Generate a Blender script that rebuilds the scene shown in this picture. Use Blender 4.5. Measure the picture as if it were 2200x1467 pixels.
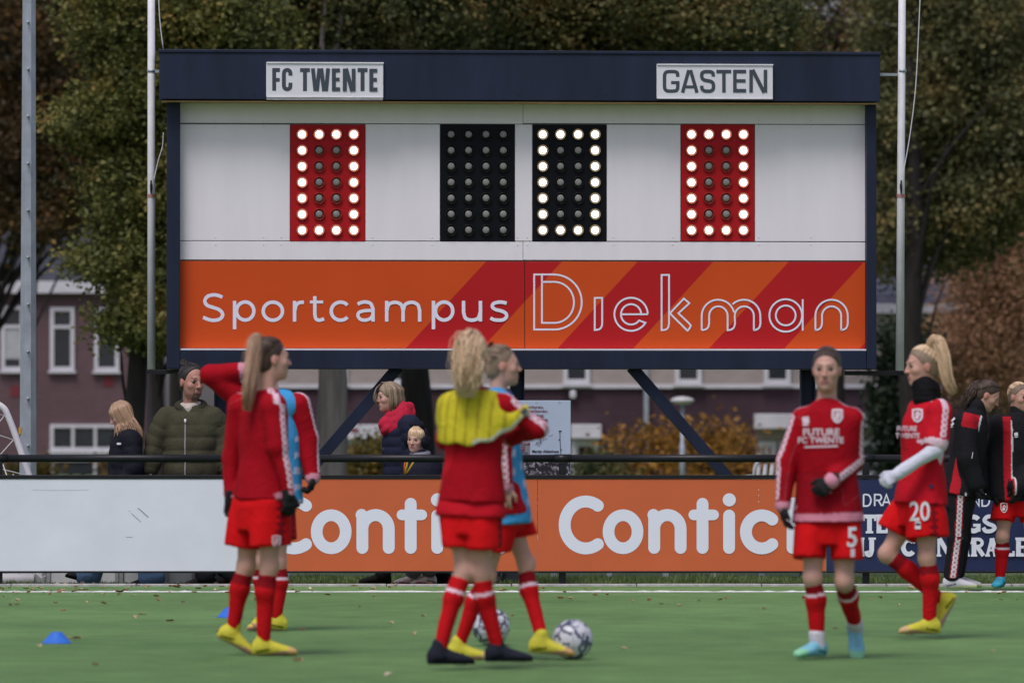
import bpy, math, random
import numpy as np
from mathutils import Vector, Matrix

for _o in list(bpy.data.objects):
    bpy.data.objects.remove(_o)
SC = bpy.context.scene
COL = SC.collection
R = math.radians

# ------------------------------------------------------------------ camera, sky, sun, exposure
CAM_H, FPX = 1.246, 12222.0
PITCH = math.atan((924 - 733.5) / FPX)
cam = bpy.data.cameras.new('camera')
cam.sensor_width = 36.0
cam.lens = 36.0 * FPX / 2200
cam.clip_start, cam.clip_end = 1.0, 2000.0
cam.dof.use_dof = True
cam.dof.focus_distance = 46.6
cam.dof.aperture_fstop = 3.5
cam.dof.aperture_blades = 0
camo = bpy.data.objects.new('camera', cam)
COL.objects.link(camo)
camo.location = (0, 0, CAM_H)
camo.rotation_euler = (R(90) + PITCH, 0, 0)
SC.camera = camo

SUN_EL, SUN_AZ = R(60), R(205)          # azimuth measured from +Y clockwise
world = bpy.data.worlds.new('World')
SC.world = world
world.use_nodes = True
wn = world.node_tree
wn.nodes.clear()
w_out = wn.nodes.new('ShaderNodeOutputWorld')
w_bg = wn.nodes.new('ShaderNodeBackground')
w_sky = wn.nodes.new('ShaderNodeTexSky')
w_sky.sky_type = 'NISHITA'
w_sky.sun_disc = False
w_sky.sun_elevation = SUN_EL
w_sky.sun_rotation = SUN_AZ
w_sky.air_density = 1.0
w_sky.dust_density = 3.0
w_sky.ozone_density = 1.0
w_bg.inputs[1].default_value = 0.098
w_hs = wn.nodes.new('ShaderNodeHueSaturation')                  # cloud cover: the blue is washed out
w_hs.inputs['Saturation'].default_value = 0.72
wn.links.new(w_sky.outputs[0], w_hs.inputs['Color'])
w_mx = wn.nodes.new('ShaderNodeMix'); w_mx.data_type = 'RGBA'; w_mx.blend_type = 'MULTIPLY'
w_mx.inputs[0].default_value = 1.0; w_mx.inputs[7].default_value = (1.05, .96, 1.09, 1)
wn.links.new(w_hs.outputs[0], w_mx.inputs[6])
wn.links.new(w_mx.outputs[2], w_bg.inputs[0])
wn.links.new(w_bg.outputs[0], w_out.inputs[0])

sun = bpy.data.lights.new('sun', 'SUN')
sun.energy = 1.5
sun.angle = R(22)
sun.color = (1.0, 0.96, 0.91)
suno = bpy.data.objects.new('sun', sun)
COL.objects.link(suno)
_sd = Vector((math.sin(SUN_AZ) * math.cos(SUN_EL), math.cos(SUN_AZ) * math.cos(SUN_EL), math.sin(SUN_EL)))
suno.rotation_euler = _sd.to_track_quat('Z', 'Y').to_euler()
suno.location = (0, 20, 30)
SC.view_settings.view_transform = 'Standard'
SC.view_settings.look = 'None'
SC.view_settings.exposure = 0.2
SC.view_settings.gamma = 1.0
SC.view_settings.use_curve_mapping = False
SC.render.engine = 'CYCLES'
SC.cycles.use_denoising = True
SC.cycles.max_bounces = 6

# ------------------------------------------------------------------ helpers
_ct, _st = math.cos(PITCH), math.sin(PITCH)

def at(px, py, Y):
    """point at depth Y of the place that is seen at photo pixel (px, py)"""
    u = (px - 1100.0) / FPX
    v = (733.5 - py) / FPX
    wy = _ct - _st * v
    t = Y / wy
    return np.array((u * t, Y, CAM_H + (_st + _ct * v) * t))

def ground_Y(py):
    v = (733.5 - py) / FPX
    return CAM_H / -((_st + _ct * v) / (_ct - _st * v))

def nrm(v):
    v = np.asarray(v, float)
    return v / max(1e-9, np.linalg.norm(v))

def tag(o, label=None, cat=None, group=None, kind=None):
    if label: o['label'] = label
    if cat: o['category'] = cat
    if group: o['group'] = group
    if kind: o['kind'] = kind
    return o

def empty(name, loc=(0, 0, 0), label=None, cat=None, group=None):
    o = bpy.data.objects.new(name, None)
    o.empty_display_size = 0.2
    o.location = loc
    COL.objects.link(o)
    return tag(o, label, cat, group)

def link(name, me, parent=None, loc=None):
    o = bpy.data.objects.new(name, me)
    COL.objects.link(o)
    if parent is not None: o.parent = parent
    if loc is not None: o.location = loc
    return o

def mesh_np(name, V, F, mats, smooth=False, mi=None, attrs=None):
    """V (n,3); F (m,k) uniform polygons"""
    me = bpy.data.meshes.new(name)
    V = np.asarray(V, np.float32); F = np.asarray(F, np.int32)
    m, k = F.shape
    me.vertices.add(len(V)); me.vertices.foreach_set('co', V.ravel())
    me.loops.add(m * k); me.loops.foreach_set('vertex_index', F.ravel())
    me.polygons.add(m); me.polygons.foreach_set('loop_start', np.arange(0, m * k, k, dtype=np.int32))
    for mt in (mats if isinstance(mats, (list, tuple)) else [mats]): me.materials.append(mt)
    if mi is not None: me.polygons.foreach_set('material_index', np.asarray(mi, np.int32))
    if smooth: me.polygons.foreach_set('use_smooth', np.ones(m, bool))
    me.update(calc_edges=True)
    for an, av in (attrs or {}).items():
        av = np.asarray(av, np.float32)
        if av.ndim == 2:
            a = me.attributes.new(an, 'FLOAT_COLOR', 'POINT')
            c4 = np.ones((len(V), 4), np.float32); c4[:, :3] = av
            a.data.foreach_set('color', c4.ravel())
        else:
            a = me.attributes.new(an, 'FLOAT', 'POINT')
            a.data.foreach_set('value', av)
    return me

class MB:
    def __init__(s): s.v = []; s.f = []; s.m = []
    def add(s, V, F, mi=0):
        b = len(s.v)
        s.v.extend([tuple(map(float, p)) for p in V])
        for f in F: s.f.append([b + i for i in f]); s.m.append(mi)
        return s
    def box(s, a, b, mi=0):
        x0, y0, z0 = [min(p, q) for p, q in zip(a, b)]; x1, y1, z1 = [max(p, q) for p, q in zip(a, b)]
        V = [(x0,y0,z0),(x1,y0,z0),(x1,y1,z0),(x0,y1,z0),(x0,y0,z1),(x1,y0,z1),(x1,y1,z1),(x0,y1,z1)]
        return s.add(V, [(3,2,1,0),(4,5,6,7),(0,1,5,4),(1,2,6,5),(2,3,7,6),(3,0,4,7)], mi)
    def tube(s, path, rad, n=8, mi=0, cap=True):
        P = np.asarray(path, float); k = len(P)
        rad = np.full(k, rad) if np.isscalar(rad) else np.asarray(rad, float)
        T = np.gradient(P, axis=0)
        T /= np.maximum(np.linalg.norm(T, axis=1, keepdims=True), 1e-9)
        ref = np.array((0, 0, 1.0)) if abs(T[0][2]) < .8 else np.array((1.0, 0, 0))
        V = []
        N = nrm(np.cross(T[0], ref))
        a = np.linspace(0, 2 * np.pi, n, endpoint=False)
        for i in range(k):
            N = nrm(N - T[i] * np.dot(N, T[i])); Bn = np.cross(T[i], N)
            V.append(P[i] + rad[i] * (np.cos(a)[:, None] * N + np.sin(a)[:, None] * Bn))
        V = np.concatenate(V)
        F = [(i*n+j, i*n+(j+1) % n, (i+1)*n+(j+1) % n, (i+1)*n+j) for i in range(k-1) for j in range(n)]
        if cap: F += [tuple(range(n-1, -1, -1)), tuple(range((k-1)*n, k*n))]
        return s.add(V, F, mi)
    def beam(s, a, b, w, d, mi=0, up=(0, 1, 0)):
        """square section bar from a to b; w across, d along up"""
        a = np.asarray(a, float); b = np.asarray(b, float); t = nrm(b - a)
        u = np.asarray(up, float); u = nrm(u - t * np.dot(u, t)); x = np.cross(t, u)
        V = [p + sx * x * w / 2 + sy * u * d / 2 for p in (a, b) for sx, sy in ((-1,-1),(1,-1),(1,1),(-1,1))]
        return s.add(V, [(3,2,1,0),(4,5,6,7),(0,1,5,4),(1,2,6,5),(2,3,7,6),(3,0,4,7)], mi)
    def lathe(s, prof, n=20, mi=0, axis='z', c=(0, 0, 0)):
        """prof: (radius, height) pairs"""
        V = []; k = len(prof)
        for r, h in prof:
            for j in range(n):
                a = 2 * math.pi * j / n; x, y = r * math.cos(a), r * math.sin(a)
                p = (x, y, h) if axis == 'z' else (x, h, y)
                V.append((p[0] + c[0], p[1] + c[1], p[2] + c[2]))
        F = [(i*n+j, i*n+(j+1) % n, (i+1)*n+(j+1) % n, (i+1)*n+j) for i in range(k-1) for j in range(n)]
        return s.add(V, F, mi)
    def build(s, name, mats, parent=None, smooth=False, bevel=0, loc=None):
        me = bpy.data.meshes.new(name)
        me.from_pydata(s.v, [], s.f)
        for mt in (mats if isinstance(mats, (list, tuple)) else [mats]): me.materials.append(mt)
        me.polygons.foreach_set('material_index', np.asarray(s.m, np.int32))
        if smooth: me.polygons.foreach_set('use_smooth', np.ones(len(s.f), bool))
        me.update()
        o = link(name, me, parent, loc)
        if bevel:
            b = o.modifiers.new('bevel', 'BEVEL'); b.width = bevel; b.segments = 2; b.limit_method = 'ANGLE'
        return o

# ------------------------------------------------------------------ materials
MATS = {}
def mat(name, color, rough=.6, var=.0, scale=6.0, bump=.0, bscale=60.0, metal=0, spec=.28, stretch=(1, 1, 1), c2=None):
    if name in MATS: return MATS[name]
    m = bpy.data.materials.new(name); m.use_nodes = True; MATS[name] = m
    nt = m.node_tree; bs = nt.nodes['Principled BSDF']
    bs.inputs['Roughness'].default_value = rough
    bs.inputs['Metallic'].default_value = metal
    bs.inputs['Specular IOR Level'].default_value = spec
    c = (*color, 1)
    bs.inputs['Base Color'].default_value = c
    tc = nt.nodes.new('ShaderNodeTexCoord'); mp = nt.nodes.new('ShaderNodeMapping')
    mp.inputs['Scale'].default_value = stretch
    nt.links.new(tc.outputs['Object'], mp.inputs[0])
    if var or c2:
        nz = nt.nodes.new('ShaderNodeTexNoise'); nz.inputs['Scale'].default_value = scale
        nz.inputs['Detail'].default_value = 6; nz.inputs['Roughness'].default_value = .62
        nt.links.new(mp.outputs[0], nz.inputs['Vector'])
        rp = nt.nodes.new('ShaderNodeValToRGB')
        rp.color_ramp.elements[0].position = .3; rp.color_ramp.elements[1].position = .7
        lo = c2 if c2 else [x * (1 - var) for x in color]
        hi = color if c2 else [min(1, x * (1 + var)) for x in color]
        rp.color_ramp.elements[0].color = (*lo, 1); rp.color_ramp.elements[1].color = (*hi, 1)
        nt.links.new(nz.outputs[0], rp.inputs[0]); nt.links.new(rp.outputs[0], bs.inputs['Base Color'])
    if bump:
        n2 = nt.nodes.new('ShaderNodeTexNoise'); n2.inputs['Scale'].default_value = bscale; n2.inputs['Detail'].default_value = 4
        nt.links.new(mp.outputs[0], n2.inputs['Vector'])
        bp = nt.nodes.new('ShaderNodeBump'); bp.inputs['Strength'].default_value = bump; bp.inputs['Distance'].default_value = .02
        nt.links.new(n2.outputs[0], bp.inputs['Height']); nt.links.new(bp.outputs[0], bs.inputs['Normal'])
    return m

class NG:
    """small node graph helper"""
    def __init__(s, m): s.nt = m.node_tree
    def n(s, t, **k):
        x = s.nt.nodes.new(t)
        for a, b in k.items(): setattr(x, a, b)
        return x
    def l(s, a, b): s.nt.links.new(a, b)
    def math(s, op, a, b=None, c=None):
        x = s.n('ShaderNodeMath', operation=op)
        for i, q in enumerate((a, b, c)):
            if q is None: continue
            if hasattr(q, 'links'): s.l(q, x.inputs[i])
            else: x.inputs[i].default_value = q
        return x.outputs[0]
    def mix(s, fac, a, b):
        x = s.n('ShaderNodeMix', data_type='RGBA')
        for i, q in ((0, fac), (6, a), (7, b)):
            if hasattr(q, 'links'): s.l(q, x.inputs[i])
            else: x.inputs[i].default_value = q if i == 0 else (*q, 1)
        return x.outputs[2]
    def noise(s, scale, detail=4, vec=None, rough=.55):
        x = s.n('ShaderNodeTexNoise'); x.inputs['Scale'].default_value = scale
        x.inputs['Detail'].default_value = detail; x.inputs['Roughness'].default_value = rough
        if vec is not None: s.l(vec, x.inputs['Vector'])
        return x.outputs[0]

def cloth_material():
    """garment cloth: dyed colour from the attribute Col; printed chevron chain where |sv| is small, su runs along it"""
    m = bpy.data.materials.new('garment_cloth'); m.use_nodes = True
    g = NG(m); bs = m.node_tree.nodes['Principled BSDF']
    col = g.n('ShaderNodeAttribute', attribute_name='Col').outputs['Color']
    su = g.n('ShaderNodeAttribute', attribute_name='su').outputs['Fac']
    sv = g.n('ShaderNodeAttribute', attribute_name='sv').outputs['Fac']
    sc = g.n('ShaderNodeAttribute', attribute_name='Scol').outputs['Color']
    av = g.math('ABSOLUTE', sv)
    inside = g.math('LESS_THAN', av, .021)
    ph = g.math('FRACT', g.math('DIVIDE', g.math('ADD', su, g.math('MULTIPLY', av, 1.3)), .036))
    ch = g.math('LESS_THAN', ph, .68)
    core = g.math('LESS_THAN', g.math('ABSOLUTE', g.math('SUBTRACT', av, .012)), .004)
    msk = g.math('MULTIPLY', inside, g.math('MAXIMUM', ch, core))
    tc = g.n('ShaderNodeTexCoord').outputs['Object']
    nz = g.noise(9, 5, tc)
    tone = g.math('ADD', g.math('MULTIPLY', nz, .36), .82)
    base = g.mix(msk, col, sc)
    mm = g.n('ShaderNodeMix', data_type='RGBA', blend_type='MULTIPLY'); mm.inputs[0].default_value = 1
    g.l(base, mm.inputs[6])
    cb = g.n('ShaderNodeCombineColor'); g.l(tone, cb.inputs[0]); g.l(tone, cb.inputs[1]); g.l(tone, cb.inputs[2])
    g.l(cb.outputs[0], mm.inputs[7]); g.l(mm.outputs[2], bs.inputs['Base Color'])
    bs.inputs['Roughness'].default_value = .8
    bs.inputs['Specular IOR Level'].default_value = .12
    b1 = g.noise(260, 2, tc); b2 = g.noise(9, 4, tc); b2.node.inputs['Distortion'].default_value = 1.6
    rdg = g.math('ABSOLUTE', g.math('SUBTRACT', b2, .5))                # creases
    hh = g.math('ADD', g.math('MULTIPLY', b1, .06), g.math('MULTIPLY', rdg, 2.2))
    bp = g.n('ShaderNodeBump'); bp.inputs['Strength'].default_value = .30; bp.inputs['Distance'].default_value = .02
    g.l(hh, bp.inputs['Height']); g.l(bp.outputs[0], bs.inputs['Normal'])
    return m

def skin_material():
    m = bpy.data.materials.new('skin'); m.use_nodes = True
    g = NG(m); bs = m.node_tree.nodes['Principled BSDF']
    col = g.n('ShaderNodeAttribute', attribute_name='Col').outputs['Color']
    tc = g.n('ShaderNodeTexCoord').outputs['Object']
    t = g.math('ADD', g.math('MULTIPLY', g.noise(30, 4, tc), .3), .85)
    mm = g.n('ShaderNodeMix', data_type='RGBA', blend_type='MULTIPLY'); mm.inputs[0].default_value = 1
    cb = g.n('ShaderNodeCombineColor')
    for i in range(3): g.l(t, cb.inputs[i])
    g.l(col, mm.inputs[6]); g.l(cb.outputs[0], mm.inputs[7]); g.l(mm.outputs[2], bs.inputs['Base Color'])
    bs.inputs['Roughness'].default_value = .55
    bs.inputs['Specular IOR Level'].default_value = .35
    bs.inputs['Subsurface Weight'].default_value = .08
    bs.inputs['Subsurface Radius'].default_value = (.012, .005, .003)
    return m

def hair_material(name, c1, c2):
    if name in MATS: return MATS[name]
    m = bpy.data.materials.new(name); m.use_nodes = True; MATS[name] = m
    g = NG(m); bs = m.node_tree.nodes['Principled BSDF']
    rnd = g.n('ShaderNodeNewGeometry').outputs['Random Per Island']
    stk = g.n('ShaderNodeAttribute', attribute_name='streak').outputs['Fac']
    cx = g.n('ShaderNodeCombineXYZ'); g.l(stk, cx.inputs[0]); g.l(rnd, cx.inputs[1])
    n1 = g.noise(5, 5, cx.outputs[0], .7)
    f = g.math('MULTIPLY_ADD', n1, 2.4, g.math('MULTIPLY_ADD', rnd, .6, -1.05))
    cl = g.n('ShaderNodeClamp'); g.l(f, cl.inputs[0])
    g.l(g.mix(cl.outputs[0], c1, c2), bs.inputs['Base Color'])
    bs.inputs['Roughness'].default_value = .42
    bs.inputs['Specular IOR Level'].default_value = .45
    bp = g.n('ShaderNodeBump'); bp.inputs['Strength'].default_value = .6; bp.inputs['Distance'].default_value = .012
    g.l(n1, bp.inputs['Height']); g.l(bp.outputs[0], bs.inputs['Normal'])
    return m

def leaf_material(name, cols):
    if name in MATS: return MATS[name]
    m = bpy.data.materials.new(name); m.use_nodes = True; MATS[name] = m
    g = NG(m); bs = m.node_tree.nodes['Principled BSDF']
    rnd = g.n('ShaderNodeNewGeometry').outputs['Random Per Island']
    tc = g.n('ShaderNodeTexCoord').outputs['Object']
    nz = g.noise(1.1, 3, tc)
    f = g.math('ADD', g.math('MULTIPLY', rnd, .34), g.math('MULTIPLY_ADD', nz, 2.0, -.66))
    rp = g.n('ShaderNodeValToRGB')
    while len(rp.color_ramp.elements) < len(cols): rp.color_ramp.elements.new(.5)
    for i, c in enumerate(cols):
        rp.color_ramp.elements[i].position = i / max(1, len(cols) - 1); rp.color_ramp.elements[i].color = (*c, 1)
    g.l(f, rp.inputs[0]); g.l(rp.outputs[0], bs.inputs['Base Color'])
    bs.inputs['Roughness'].default_value = .6
    bs.inputs['Specular IOR Level'].default_value = .3
    tr = g.n('ShaderNodeBsdfTranslucent'); g.l(rp.outputs[0], tr.inputs[0])
    ms = g.n('ShaderNodeMixShader'); ms.inputs[0].default_value = .22
    out = m.node_tree.nodes['Material Output']
    g.l(bs.outputs[0], ms.inputs[1]); g.l(tr.outputs[0], ms.inputs[2]); g.l(ms.outputs[0], out.inputs[0])
    return m

def emit(name, color, strength):
    m = bpy.data.materials.new(name); m.use_nodes = True
    bs = m.node_tree.nodes['Principled BSDF']
    bs.inputs['Base Color'].default_value = (.8, .8, .8, 1)
    bs.inputs['Emission Color'].default_value = (*color, 1)
    bs.inputs['Emission Strength'].default_value = strength
    return m

CLOTH, SKIN = cloth_material(), skin_material()

# ------------------------------------------------------------------ lettering drawn as strokes
def crom(pts, n=6):
    """smooth curve through points"""
    P = [np.asarray(p, float) for p in pts]
    P = [2 * P[0] - P[1]] + P + [2 * P[-1] - P[-2]]
    out = []
    for i in range(1, len(P) - 2):
        for k in range(n):
            t = k / n
            out.append(.5 * ((2 * P[i]) + (P[i+1] - P[i-1]) * t + (2*P[i-1] - 5*P[i] + 4*P[i+1] - P[i+2]) * t*t + (3*P[i] - P[i-1] - 3*P[i+1] + P[i+2]) * t**3))
    out.append(P[-2])
    return out

def arc(cx, cy, rx, ry, a0, a1, n=28):
    """angles in degrees, counter-clockwise as seen, image y pointing down"""
    return [np.array((cx + rx * math.cos(R(a)), cy - ry * math.sin(R(a)))) for a in np.linspace(a0, a1, n)]

class Ink:
    """flat lettering: ribbons given in picture-plane units, mapped by fn(x, y) -> 3D point; each ribbon sits a hair further out"""
    def __init__(s, fn, lift=(0, -1, 0), step=.00025):
        s.fn = fn; s.mb = MB(); s.lift = np.asarray(lift, float); s.k = 0; s.step = step
    def put(s, V2, F):
        V = [s.fn(*p) + s.lift * s.step * s.k for p in V2]; s.k += 1
        s.mb.add(V, F)
    def stroke(s, pts, hw, rnd=False, closed=False):
        P = [np.asarray(p, float) for p in pts]
        Q = [P[0]]
        for p in P[1:]:
            if np.linalg.norm(p - Q[-1]) > 1e-4: Q.append(p)
        if closed and np.linalg.norm(Q[0] - Q[-1]) < 1e-3: Q.pop()
        n = len(Q); V = []; F = []
        for i in range(n):
            a = Q[i] - Q[i-1] if (i > 0 or closed) else Q[1] - Q[0]
            b = Q[(i+1) % n] - Q[i] if (i < n-1 or closed) else a
            a = a / np.linalg.norm(a); b = b / np.linalg.norm(b)
            na = np.array((-a[1], a[0])); nb = np.array((-b[1], b[0]))
            m = na + nb; l = np.linalg.norm(m)
            m = na if l < .3 else m / l
            w = hw / max(.5, float(np.dot(m, na)))
            V += [Q[i] + m * w, Q[i] - m * w]
        for i in range(n if closed else n - 1):
            j = (i + 1) % n
            F.append((2*i, 2*i+1, 2*j+1, 2*j))
        if rnd and not closed:
            for c, d in ((Q[0], Q[0] - Q[1]), (Q[-1], Q[-1] - Q[-2])):
                d = d / np.linalg.norm(d); a0 = math.atan2(d[1], d[0]); b = len(V)
                V.append(c)
                for t in np.linspace(-math.pi/2, math.pi/2, 11): V.append(c + hw * np.array((math.cos(a0+t), math.sin(a0+t))))
                F += [(b, b+1+i, b+2+i) for i in range(10)]
        s.put(V, F); return s
    def disc(s, c, r):
        V = [c] + [(c[0] + r*math.cos(t), c[1] + r*math.sin(t)) for t in np.linspace(0, 2*math.pi, 25)[:-1]]
        s.put(V, [(0, 1+i, 1+(i+1) % 24) for i in range(24)]); return s
    def build(s, name, m, parent): return s.mb.build(name, m, parent)

def text_mesh(body, size, bold=0.0, xs=1.0, align='CENTER'):
    cu = bpy.data.curves.new('lettering', 'FONT'); cu.body = body; cu.size = size; cu.offset = bold
    cu.align_x = align; cu.align_y = 'CENTER'; cu.resolution_u = 3
    ob = bpy.data.objects.new('lettering', cu)
    me = ob.to_mesh()
    V = np.array([v.co[:] for v in me.vertices]) * (xs, 1, 1)
    F = [list(p.vertices) for p in me.polygons]
    ob.to_mesh_clear(); bpy.data.objects.remove(ob); bpy.data.curves.remove(cu)
    return V, F

def flat_text(name, body, m, parent, px, py, Y, size_px, bold=0, xs=1.0, align='LEFT'):
    """small lettering lying on an upright board at depth Y; size in photo pixels"""
    V, F = text_mesh(body, 1.0, bold, xs, align)
    k = size_px * Y / FPX
    o = at(px, py, Y)
    mb = MB(); mb.add([(o[0] + v[0]*k, o[1], o[2] + v[1]*k) for v in V], F)
    return mb.build(name, m, parent)

# ------------------------------------------------------------------ implicit surfaces (bodies, clothes, shoes)
class Shape:
    def __init__(s): s.p = []; s.clips = []; s.dfn = None; s.cuts = []
    def _add(s, lo, hi, f, k, op='u'):
        s.p.append((np.asarray(lo, float), np.asarray(hi, float), f, k, op)); return s
    def cap(s, a, b, ra, rb=None, k=.02, puff=None, op='u'):
        a = np.asarray(a, float); b = np.asarray(b, float); rb = ra if rb is None else rb
        d = b - a; L2 = float(d @ d) + 1e-12; L = math.sqrt(L2)
        def f(X, Y, Z):
            px, py, pz = X - a[0], Y - a[1], Z - a[2]
            t = np.clip((px*d[0] + py*d[1] + pz*d[2]) / L2, 0, 1)
            r = ra + (rb - ra) * t
            if puff: r = r + puff[0] * (np.abs(np.sin(np.pi * (t*L + puff[2]) / puff[1])) ** .6 - .6)
            return np.sqrt((px - t*d[0])**2 + (py - t*d[1])**2 + (pz - t*d[2])**2) - r
        m = max(ra, rb) + (puff[0] if puff else 0)
        return s._add(np.minimum(a, b) - m, np.maximum(a, b) + m, f, k, op)
    def ell(s, c, r, M=None, k=.02, op='u'):
        c = np.asarray(c, float); r = np.asarray(r, float)
        M = np.eye(3) if M is None else np.asarray(M, float)      # rows = local axes
        def f(X, Y, Z):
            px, py, pz = X - c[0], Y - c[1], Z - c[2]
            q = [(px*M[i][0] + py*M[i][1] + pz*M[i][2]) for i in range(3)]
            k0 = np.sqrt(sum((q[i]/r[i])**2 for i in range(3)))
            k1 = np.sqrt(sum((q[i]/r[i]**2)**2 for i in range(3))) + 1e-9
            return k0 * (k0 - 1) / k1
        m = np.sqrt(((M * r[:, None])**2).sum(0))
        return s._add(c - m, c + m, f, k, op)
    def loft(s, o, M, st, k=.02, infl=0.0, puff=None, op='u'):
        """M rows: right, forward, up; st rows: h, rx, ry, ox, oy"""
        o = np.asarray(o, float); M = np.asarray(M, float)
        st = np.array([tuple(q) + (0,) * (5 - len(q)) for q in st], float)
        h = st[:, 0]
        def f(X, Y, Z):
            px, py, pz = X - o[0], Y - o[1], Z - o[2]
            q = [(px*M[i][0] + py*M[i][1] + pz*M[i][2]) for i in range(3)]
            rx = np.interp(q[2], h, st[:, 1]) + infl; ry = np.interp(q[2], h, st[:, 2]) + infl
            if puff:
                w = puff[0] * (np.abs(np.sin(np.pi * (q[2] + puff[2]) / puff[1])) ** .6 - .6); rx = rx + w; ry = ry + w
            x = q[0] - np.interp(q[2], h, st[:, 3]); y = q[1] - np.interp(q[2], h, st[:, 4])
            k0 = np.sqrt((x/rx)**2 + (y/ry)**2) + 1e-6
            d = np.sqrt(x*x + y*y) * (1 - 1/k0)
            d = np.where(k0 < .05, -np.minimum(rx, ry), d)
            return np.maximum(d, np.maximum(h[0] - q[2], q[2] - h[-1]))
        pts = []
        for a in st:
            for sx in (-1, 1):
                for sy in (-1, 1):
                    pts.append(o + M[0]*(a[3] + sx*(a[1]+infl+.02)) + M[1]*(a[4] + sy*(a[2]+infl+.02)) + M[2]*a[0])
        pts = np.array(pts)
        return s._add(pts.min(0), pts.max(0), f, k, op)
    def clip(s, p, n): s.clips.append((np.asarray(p, float), nrm(n))); return s
    def disp(s, fn): s.dfn = fn; return s
    @staticmethod
    def _op(a, b, k, op):
        if op == 'u':
            h = np.clip(.5 + .5*(a - b)/k, 0, 1); return a*(1-h) + b*h - k*h*(1-h)
        b = -b                                                     # subtract
        h = np.clip(.5 - .5*(a - b)/k, 0, 1); return a*(1-h) + b*h + k*h*(1-h)
    def val(s, P):
        P = np.asarray(P, float); X, Y, Z = P[:, 0], P[:, 1], P[:, 2]
        D = np.ones(len(P))
        for lo, hi, f, k, op in s.p: D = s._op(D, f(X, Y, Z), k, op)
        if s.dfn: D = D + s.dfn(X, Y, Z)
        for p, n in s.clips: D = np.maximum(D, (P - p) @ n)
        for c in s.cuts: D = np.maximum(D, c(X, Y, Z))
        return D
    def mesh(s, h=.01, ref=(), smooth=1):
        lo = np.min([q[0] for q in s.p if q[4] == 'u'], 0) - .03; hi = np.max([q[1] for q in s.p if q[4] == 'u'], 0) + .03
        ax = []
        for d in range(3):
            v = [lo[d]]
            while v[-1] < hi[d]:
                st = h
                for (a, b, hf) in ref:
                    if a[d] - h < v[-1] < b[d]: st = min(st, hf)
                v.append(v[-1] + st)
            ax.append(np.array(v))
        xs, ys, zs = ax
        D = np.ones((len(xs), len(ys), len(zs)), np.float32)
        for blo, bhi, f, k, op in s.p:
            pad = k + .025
            sl = [slice(max(0, np.searchsorted(ax[d], blo[d] - pad) - 1), np.searchsorted(ax[d], bhi[d] + pad) + 1) for d in range(3)]
            X = xs[sl[0]][:, None, None]; Y = ys[sl[1]][None, :, None]; Z = zs[sl[2]][None, None, :]
            D[tuple(sl)] = s._op(D[tuple(sl)], f(X, Y, Z), k, op)
        X, Y, Z = xs[:, None, None], ys[None, :, None], zs[None, None, :]
        if s.dfn:
            near = np.abs(D) < .05
            ii = np.nonzero(near)
            D[near] += s.dfn(xs[ii[0]], ys[ii[1]], zs[ii[2]])
        for p, n in s.clips:
            D = np.maximum(D, (X - p[0])*n[0] + (Y - p[1])*n[1] + (Z - p[2])*n[2])
        for c in s.cuts: D = np.maximum(D, c(X, Y, Z))
        V, F = surface_nets(D.astype(np.float32), xs, ys, zs)
        for _ in range(smooth): V = laplace(V, F)
        return V, F

def surface_nets(D, xs, ys, zs):
    S = D < 0
    nx, ny, nz = D.shape
    cnt = np.zeros((nx-1, ny-1, nz-1), np.int8)
    for a in (0, 1):
        for b in (0, 1):
            for c in (0, 1): cnt += S[a:nx-1+a, b:ny-1+b, c:nz-1+c]
    act = (cnt > 0) & (cnt < 8)
    I, J, K = np.nonzero(act)
    ids = np.full(act.shape, -1, np.int32); ids[I, J, K] = np.arange(len(I))
    cor = [(a, b, c) for a in (0, 1) for b in (0, 1) for c in (0, 1)]
    val = np.stack([D[I+a, J+b, K+c] for a, b, c in cor], 1)
    acc = np.zeros((len(I), 3)); n = np.zeros(len(I))
    for p in range(8):
        for q in range(p+1, 8):
            if sum(abs(cor[p][i] - cor[q][i]) for i in range(3)) != 1: continue
            v0, v1 = val[:, p], val[:, q]
            cr = (v0 < 0) != (v1 < 0)
            t = np.where(cr, v0 / np.where(cr, v0 - v1, 1), 0)
            for i in range(3): acc[:, i] += np.where(cr, cor[p][i] + t*(cor[q][i] - cor[p][i]), 0)
            n += cr
    acc /= n[:, None]
    V = np.stack([xs[I] + acc[:, 0]*(xs[I+1]-xs[I]), ys[J] + acc[:, 1]*(ys[J+1]-ys[J]), zs[K] + acc[:, 2]*(zs[K+1]-zs[K])], 1)
    Q = []
    for d in range(3):
        sl0 = [slice(None)]*3; sl1 = [slice(None)]*3
        sl0[d] = slice(0, -1); sl1[d] = slice(1, None)
        e = S[tuple(sl0)] != S[tuple(sl1)]
        i, j, k = np.nonzero(e)
        ok = np.ones(len(i), bool)
        for dd, arr, m in ((0, i, nx), (1, j, ny), (2, k, nz)):
            if dd != d: ok &= (arr > 0) & (arr < m-1)
        i, j, k = i[ok], j[ok], k[ok]
        neg = S[i, j, k]
        c = [i, j, k]; u, w = [(1, 2), (2, 0), (0, 1)][d]
        def cell(du, dw):
            cc = [x.copy() for x in c]; cc[u] = cc[u] + du; cc[w] = cc[w] + dw
            return ids[cc[0], cc[1], cc[2]]
        q = np.stack([cell(-1, -1), cell(0, -1), cell(0, 0), cell(-1, 0)], 1)
        q[~neg] = q[~neg][:, ::-1]
        Q.append(q)
    return V, np.concatenate(Q)

def laplace(V, F, w=.5):
    A = np.zeros_like(V); n = np.zeros(len(V))
    for i in range(4):
        a, b = F[:, i], F[:, (i+1) % 4]
        np.add.at(A, a, V[b]); np.add.at(n, a, 1); np.add.at(A, b, V[a]); np.add.at(n, b, 1)
    return V*(1-w) + w*A/np.maximum(n, 1)[:, None]

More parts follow.
